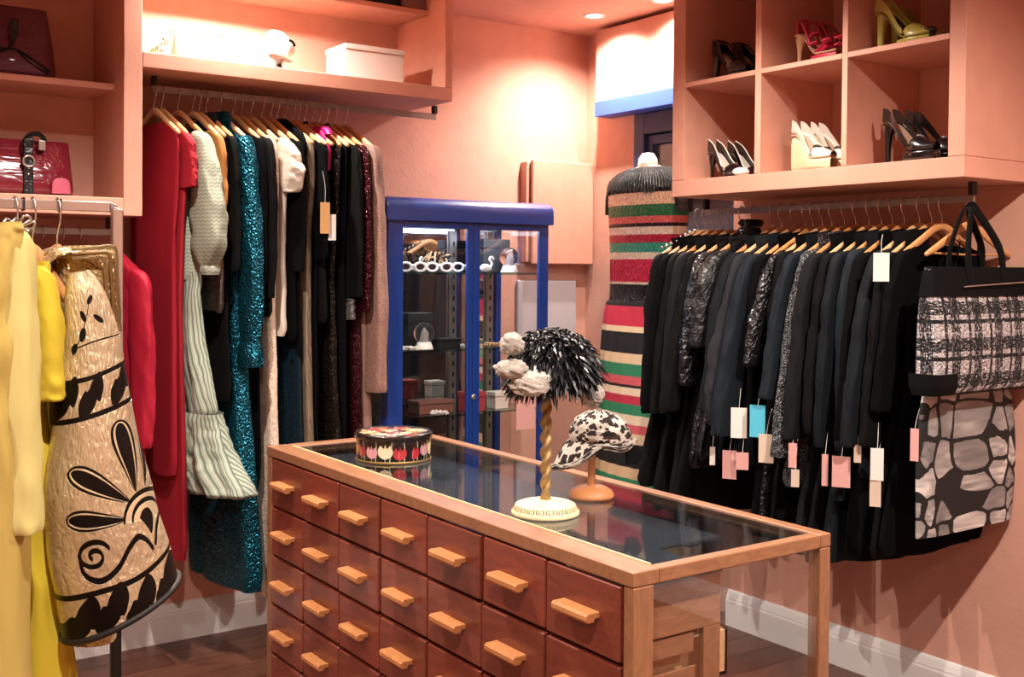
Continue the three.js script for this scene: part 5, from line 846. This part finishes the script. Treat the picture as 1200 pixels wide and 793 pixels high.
// ---------------------------------------------------------------- shoes
// a shoe along local +X (toe) standing on y = 0
function shoe(o) {
  const { L = .2, heel = .1, plat = 0, w = .036, upper, sole = M.patentblack, insole = std(0xb89a84, .7), style = 'pump', trim } = o;
  const g = new THREE.Group();
  const sy = s => plat + (heel - plat) * (1 - sstep(.08, .66, s)) + .004 * sstep(.85, 1, s);      // s: 0 heel, 1 toe
  const wd = s => w * (s < .2 ? lerp(.6, .72, s / .2) : s < .68 ? lerp(.72, 1.08, sstep(.2, .68, s)) : lerp(1.08, .42, Math.pow((s - .68) / .32, 1.6)));
  const X = s => (s - .08) * L;
  const hi = s => s < .28 ? lerp(.056, .036, s / .28) : s < .62 ? lerp(.036, .024, sstep(.28, .62, s)) : lerp(.05, .016, sstep(.6, 1, s));
  const open = s => sstep(.6, .52, s);       // 1 = open topline
  if (style !== 'strappy') part('upper', grid(20, 36, (i, j) => {
    const a = i * Math.PI, op = 1 - sstep(.56, .68, j), top = op * .42, th = lerp(-top, Math.PI + top, i) , c = Math.cos(a), s = Math.sin(a);
    let y, z; const h = hi(j); if (op > .99) { const q = i * 2; if (q < 1) { z = wd(j) * (1 - .12 * (1 - q)); y = h * (1 - q); } else { z = -wd(j) * (1 - .12 * (q - 1)); y = h * (q - 1); } if (q > .85 && q < 1.15) { z = wd(j) * (1 - q) / .15; y = h * .02; } }
    else { const zz = Math.cos(a), yy = Math.sin(a); const zo = i < .5 ? wd(j) * (1 - .1 * (1 - i * 2)) : -wd(j) * (1 - .1 * (i * 2 - 1)); const yo = h * Math.abs(1 - i * 2); z = lerp(zz * wd(j), zo, op); y = lerp(yy * h, yo, op); }
    return [X(j), sy(j) + .004 + y, z, i * .1, j * .2];
  }), upper, g);
  part('sole', grid(16, 34, (i, j) => { const q = i * 2 - 1, zz = Math.sin(q * Math.PI); const under = Math.abs(q) > .5; return [X(j), sy(j) + (under ? 0 : .006), wd(j) * 1.02 * Math.sin(q * Math.PI) , i * .1, j * .2]; }), style === 'strappy' || plat ? sole : sole, g);
  part('insole', grid(6, 30, (i, j) => [X(j * .96 + .02), sy(j * .96 + .02) + .008, (i * 2 - 1) * wd(j) * .92, i * .06, j * .2]), insole, g);
  if (plat) part('platform', loft([.5, .58, .7, .84, .95, 1.0].map(s => ({ p: [X(s), plat / 2 + .0012, 0], a: plat / 2, b: wd(s) * 1.03 })), 18, { e1: V(0, 1, 0), pow: .5, nv: 20 }), o.platMat ?? sole, g);
  if (o.wedge) part('heel', loft([0, .12, .3, .5, .7].map(s => ({ p: [X(s), sy(s) / 2 + .0006, 0], a: sy(s) / 2, b: wd(s) * .98 })), 18, { e1: V(0, 1, 0), pow: .5, nv: 20 }), o.platMat ?? sole, g);
  else part('heel', loft([{ p: [X(.03) + .012, heel, 0], a: .024, b: .022 }, { p: [X(.03) + .004, heel * .82, 0], a: .017, b: .018 }, { p: [X(.03) - .002, heel * .5, 0], a: .0085 + (o.block ?? 0), b: .009 + (o.block ?? 0) }, { p: [X(.03) - .004, .001, 0], a: .0065 + (o.block ?? 0), b: .007 + (o.block ?? 0) }], 14, { nv: 16 }), o.heelMat ?? upper, g);
  if (style === 'slingback' || style === 'strappy') {
    const st = (s0, s1, h, n = 1) => part('strap', pipe([[X(s0), sy(s0) + .005, wd(s0)], [X((s0 + s1) / 2), sy((s0 + s1) / 2) + h, 0].map((v, k) => v), [X(s1), sy(s1) + .005, -wd(s1)]], .005 * n, 14, 6), upper, g);
    if (style === 'strappy') { st(.62, .7, .035, 1.4); st(.74, .8, .03, 1.4); st(.4, .36, .05); }
    part('strap', pipe([[X(.5), sy(.5) + .02, wd(.5)], [X(.2), sy(.2) + .055, wd(.2)], [X(.0) - .004, heel + .062, 0], [X(.2), sy(.2) + .055, -wd(.2)], [X(.5), sy(.5) + .02, -wd(.5)]], .0045, 24, 6), upper, g);
    part('counter', grid(14, 8, (i, j) => { const a = (i - .5) * 3.4; return [X(.1) - Math.cos(a) * .028, heel + .004 + j * .045, Math.sin(a) * w * .66, i * .1, j * .05]; }), upper, g);
  }
  if (trim) { const c = trim.mat; for (const q of trim.at) part(trim.name, trim.geo(q, X, sy, wd), c, g, trim.label); }
  if (o.piping) for (const sd of [1, -1]) part('piping', pipe([.02, .2, .4, .56].map(s => V(X(s), sy(s) + .005 + hi(s), sd * wd(s) * .88)).concat([V(X(.62), sy(.62) + .036, 0)]), .0028, 20, 5), o.piping, g);
  return g;
}
function placeShoe(proto, name, label, px, py, y, depth, turn, group) {
  const g = proto.clone(); g.name = numbered(name); g.userData = { label, category: 'shoe', group }; const q = onX(px, py, XU + depth); g.position.set(q.x, y + .0006, q.z); g.rotation.y = turn; shade(g); scene.add(g); return g;
}
{
  const flower = (q, X, sy, wd) => { const r = rng(q * 13 + 1), l = []; for (let k = 0; k < 5; k++) l.push(new THREE.SphereGeometry(.011, 8, 6).scale(1, .45, 1).rotateZ(.5).rotateY(k * 1.257).translate(Math.cos(k * 1.257) * .009, 0, Math.sin(k * 1.257) * .009)); const s = .3 + q * .1, m = merge(l); return m.translate(X(s), sy(s) + .03 + (q % 2) * .016, (q % 3 - 1) * wd(s) * .6); };
  const T1 = .25, T2 = .25;
  const sling = shoe({ heel: .105, plat: .018, upper: M.patentblack, style: 'slingback', L: .21, block: .004 });
  const pinkP = shoe({ heel: .11, plat: .022, w: .036, upper: phy(0xb0233f, .4), sole: std(0xc8a07c, .4), heelMat: std(0xc8a07c, .35), platMat: phy(0xb0233f, .4), style: 'strappy', L: .21, trim: { name: 'flower', at: [1, 2, 3, 4, 5, 6, 7], mat: phy(0xc02a4a, .4), geo: flower, label: 'crimson leather flower' } });
  const green = shoe({ heel: .12, plat: .02, w: .039, upper: phy(0xa8a04a, .3, { clearcoat: .5 }), sole: phy(0x8a8238, .4), platMat: phy(0xa8a04a, .3), insole: std(0x1c1612, .6), L: .23, block: .004, trim: { name: 'toe_cap', at: [0], mat: M.patentblack, geo: (q, X, sy, wd) => new THREE.SphereGeometry(1, 16, 10).scale(.024, .012, .021).translate(X(.95), sy(.95) + .012, 0), label: 'black toe cap' } });
  const bw = shoe({ heel: .1, plat: .006, upper: M.patentblack, L: .21, piping: M.offwhite, insole: std(0xc9bfb4, .6), trim: { name: 'toe_cap', at: [0], mat: M.offwhite, geo: (q, X, sy, wd) => new THREE.SphereGeometry(1, 18, 12).scale(.04, .019, .031).translate(X(.88), sy(.88) + .011, 0), label: 'white toe cap' } });
  const white = shoe({ heel: .13, plat: .04, w: .037, upper: std(0xd8cfc2, .3, { metalness: .25 }), sole: std(0xd9c4a8, .5), platMat: std(0xd6bb98, .5), wedge: true, L: .2, trim: { name: 'bow', at: [0, 1], mat: std(0x3a3836, .35, { metalness: .5 }), geo: (q, X, sy, wd) => new THREE.TorusGeometry(.016, .006, 7, 14).rotateX(1.1).rotateY(q * .9).translate(X(.66 + q * .08), sy(.6) + .034 - q * .008, .008 - .016 * q), label: 'dark silver bow' } });
  const blackP = shoe({ heel: .13, plat: .035, w: .038, upper: M.patentblack, L: .215, block: .003, trim: { name: 'buckle', at: [0], mat: M.steel, geo: (q, X, sy, wd) => new THREE.TorusGeometry(.012, .003, 6, 16).rotateX(1.2).translate(X(.68), sy(.68) + .045, 0), label: 'small grey buckle' } });
  const pairs = [
    [sling, 'slingback_shoe', 'glossy black slingback heel in the far upper cubbyhole', 842, 865, 87, YC3, T1, .1, .19],
    [pinkP, 'flower_shoe', 'crimson flower covered high heel in the upper cubbyhole', 940, 962, 68, YC3, T1, .1, .18],
    [green, 'pump_shoe', 'olive green glossy pump with black toe in the upper cubbyhole', 1036, 1052, 50, YC3, T2, .1, .2],
    [bw, 'pump_shoe', 'black pump with white toe and piping in the lower cubbyhole', 837, 860, 204, YC1, T1, .1, .19],
    [white, 'wedge_shoe', 'silvery white platform wedge with dark bow in the lower cubbyhole', 936, 958, 196, YC1, T2, .1, .18],
    [blackP, 'platform_shoe', 'black patent platform heel with grey buckle in the lower cubbyhole', 1044, 1070, 186, YC1, T2, .1, .19],
  ];
  for (const [p, n, label, a, b, py, y, turn, d0, d1] of pairs) { placeShoe(p, n, label, a, py, y, d0, -Math.PI / 2 - .18, 'pair of shoes: ' + n.replace('_', ' ')); placeShoe(p, n, label, b, py - 4, y, d1, -Math.PI / 2 - .1, 'pair of shoes: ' + n.replace('_', ' ')); }
}

// ---------------------------------------------------------------- handbags, hats and boxes on the left shelves
{
  const z = -4.17, y = YBAG, l = onZ(-34, 80, z).x, r_ = onZ(62, 80, z).x, w = r_ - l, cx = (l + r_) / 2, top = onZ(40, 13, z).y;
  const lea = phy(0x5e2a3c, .38, { bumpMap: crumple, bumpScale: .004, clearcoat: .2 });
  const g = thing('handbag', 'purple leather drawstring handbag on the upper bag shelf', 'handbag');
  part('body', loft([[y + .001, .98, .09], [y + .03, 1, .1], [lerp(y, top, .5), .94, .085], [top - .02, .84, .05], [top, .82, .035]].map(([yy, a, d]) => ({ p: [cx, yy, z], a: w / 2 * a, b: d })), 40, { pow: .55, nv: 30 }), lea, g);
  const zf = z + .09, P = (px, py) => { const q = onZ(px, py, zf); return V(q.x, q.y, zf + .006); };
  part('tassel', loft([[17, 22, 3], [16, 35, 4.5], [14, 50, 2.5]].map(([x, yy, hw]) => { const q = P(x, yy); return { p: [q.x, q.y, q.z], a: hw * .0034, b: .006 }; }), 12, {}), M.leatherblack, g);
  part('drawstring', [pipe([P(-10, 55), P(6, 57), P(18, 58), P(40, 72), P(58, 84)], .0045, 24, 6), pipe([P(14, 50), P(8, 58), P(-12, 62)], .0045, 16, 6), pipe([P(18, 58), P(36, 75), P(56, 87)], .004, 16, 6)], M.leatherblack, g);
}
{
  const z = -4.13, y = YFL, l = onZ(-70, 200, z).x, r_ = onZ(82, 200, z).x, w = r_ - l, cx = (l + r_) / 2, top = onZ(40, 166, z).y;
  const pat = phy(0x6e1428, .22, { clearcoat: 1, clearcoatRoughness: .08, bumpMap: crumple, bumpScale: .004 });
  const g = thing('handbag', 'glossy maroon patent bag with black strap and silver buckle', 'handbag');
  part('body', loft([[y + .001, .98, .1], [y + .03, 1, .115], [lerp(y, top, .55), .97, .1], [top - .015, .96, .06], [top, .95, .045]].map(([yy, a, d]) => ({ p: [cx, yy, z], a: w / 2 * a, b: d })), 44, { pow: .45, nv: 30 }), pat, g);
  const zf = z + .115, Q = (px, py, dz = 0) => { const q = onZ(px, py, zf); return V(q.x, q.y, zf + dz); };
  const s0 = Q(33, 170), s1 = Q(33, 226); part('strap', bx(s0.x - .016, s0.x + .016, y + .004, top, zf - .012, zf + .006, .003), M.leatherblack, g);
  part('buckle', new THREE.TorusGeometry(.018, .004, 8, 22).translate(s0.x, Q(33, 189).y, zf + .01), M.chrome, g);
  for (const py of [197, 204]) part('rivet', new THREE.SphereGeometry(.005, 8, 6).translate(s0.x, Q(33, py).y, zf + .006), M.chrome, g);
  part('handle', pipe([Q(30, 168, -.05), Q(36, 158, -.03), Q(46, 156, -.02), Q(54, 163, -.03), Q(52, 172, -.04)], .009, 24, 8), M.leatherblack, g);
  part('clasp', bx(Q(50, 168).x - .012, Q(50, 168).x + .012, Q(50, 176).y, Q(50, 164).y, zf - .03, zf - .005, .003), M.chrome, g);
  part('key_fob', loft([[71, 209, 4], [71, 212, 8], [71, 220, 9.5], [71, 227, 9.5]].map(([x, yy, hw]) => { const q = Q(x, yy); return { p: [q.x, Math.max(q.y, y + .002), zf + .008], a: hw * .0032, b: .004 }; }), 20, {}), phy(0xb8566e, .5), g, 'rose pink leather fob');
}
{ // white shelf: bag, hat on block, leopard shoe-like ornament, lidded box
  const y = YS2, z = -4.1, A = (px, py, zz = z) => onZ(px, py, zz), wh = std(0xe6e0d8, .5);
  const l = A(200, 60).x, r_ = A(262, 60).x, cx = (l + r_) / 2, w = r_ - l, top = y + .105;
  const g = thing('handbag', 'white soft handbag with two small metal clasps on the hat shelf', 'handbag');
  part('body', loft([[y + .001, .96, .06], [y + .03, 1, .075], [y + .07, .96, .055], [top, .92, .03]].map(([yy, a, d]) => ({ p: [cx, yy, z], a: w / 2 * a, b: d })), 36, { pow: .55, nv: 20 }), wh, g);
  for (const px of [203, 257]) part('clasp', pipe([[A(px, 40).x - .015, top - .005, z], [A(px, 40).x, top + .022, z], [A(px, 40).x + .016, top + .012, z]], .004, 12, 6), M.steel, g);
  part('handle', pipe([[l + .02, top - .005, z], [cx - .04, top + .016, z + .01], [cx + .04, top + .016, z + .01], [r_ - .02, top - .005, z]], .005, 20, 6), wh, g);
  const leo = ctex(canvas(128, 128, (c, w2, h2) => { c.fillStyle = '#d8bd98'; c.fillRect(0, 0, w2, h2); const r = rng(3); c.strokeStyle = '#4a2c1c'; c.lineWidth = 5; for (let k = 0; k < 34; k++) { c.beginPath(); c.arc(r() * 128, r() * 128, 7, r() * 6, r() * 6 + 4); c.stroke(); } }), 1 / .1);
  const q = A(187, 60), b = thing('scarf_roll', 'small leopard print scarf bundle beside the white handbag', 'scarf', null, V(q.x, y, z + .04));
  part('bundle', loft([{ p: [-.02, .002, 0], a: .03, b: .03 }, { p: [-.01, .03, 0], a: .034, b: .03 }, { p: [.01, .06, 0], a: .022, b: .02 }, { p: [.022, .09, 0], a: .018, b: .015 }, { p: [.03, .1, 0], a: .004, b: .004 }], 18, { fold: (th, t) => 1 + .12 * Math.sin(th * 4 + t * 5) }), std(0xffffff, .8, { map: leo }), b);
  const hq = A(327, 75, -4.06), s = thing('hat_block', 'small black hat block stand on the white hat shelf', 'hat stand', null, V(hq.x, y, -4.06));
  part('stem', loft([{ p: [0, 0, 0], a: .035, b: .03 }, { p: [0, .012, 0], a: .03, b: .026 }, { p: [0, .03, 0], a: .012, b: .012 }, { p: [0, .055, 0], a: .02, b: .02 }], 18, {}), M.patentblack, s);
  const hy = y + .05, h = thing('white_hat', 'white puffed hat with small black trim on the hat block', 'hat', null, V(hq.x, hy, -4.06)), n = tileNoise(16, 5);
  part('crown', grid(44, 24, (i, j) => { const th = i * 6.2832, ph = j * 2.3, f = 1 + .1 * (n(i * 2, j) - .5), a = Math.sin(ph) * Math.cos(th) * .062 * f, c = Math.sin(ph) * Math.sin(th) * .06 * f; return [a - .006 * Math.cos(ph), .05 + Math.cos(ph) * .062 * f + a * -.25, c, i * .4, j * .2]; }), wh, h);
  part('trim', pipe([[.02, .075, .05], [.035, .07, .048], [.05, .058, .036]], .005, 10, 6), M.black, h, 'black trim');
  const w2 = thing('white_hat', 'low white cloche hat lying between the handbag and the hat block', 'hat', null, V(A(290, 66).x, y, -4.15));
  part('crown', grid(40, 20, (i, j) => { const th = i * 6.2832, r = j < .6 ? .068 * Math.sin(j / .6 * 1.5) : lerp(.068, .086, (j - .6) / .4), yy = j < .6 ? .012 + .075 * Math.cos(j / .6 * 1.5) : lerp(.016, .004, (j - .6) / .4); return [r * Math.cos(th), yy, r * Math.sin(th), i * .5, j * .2]; }), wh, w2);
  const bl = A(404, 90, -4.02).x, br = A(474, 90, -4.02).x, bt = A(440, 55, -4.02).y, c = thing('lidded_box', 'white cardboard hat box with lid at the end of the hat shelf', 'box');
  part('body', bx(bl + .004, br - .004, y + .0008, bt - .022, -4.2, -4.02, .003), wh, c); part('lid', bx(bl, br, bt - .021, bt, -4.205, -4.015, .003), wh, c);
  part('handle', pipe([[br - .004, bt - .04, -4.09], [br + .012, bt - .055, -4.1], [br - .004, bt - .07, -4.11]], .003, 10, 5), M.steel, c);
  const up = YUP + .022, cl = thing('clutch_bag', 'flat black clutch bag on the topmost shelf', 'handbag', null, V(onZ(447, 3, -4.14).x, up, -4.15)); part('body', cb(.13, .05, .09, .01).translate(0, .0255, 0), M.leatherblack, cl); part('flap', cb(.128, .006, .05, .002).translate(0, .05, .03), M.leatherblack, cl);
  const c2 = thing('clutch_bag', 'mauve grey clutch bag on the topmost shelf', 'handbag', null, V(onZ(480, 6, -4.14).x, up, -4.15)); part('body', cb(.12, .06, .1, .01).translate(0, .0305, 0), std(0x8a6668, .5), c2); part('flap', cb(.118, .006, .06, .002).translate(0, .06, .03), std(0x7a585c, .5), c2);
}
renderer.render(scene, camera);
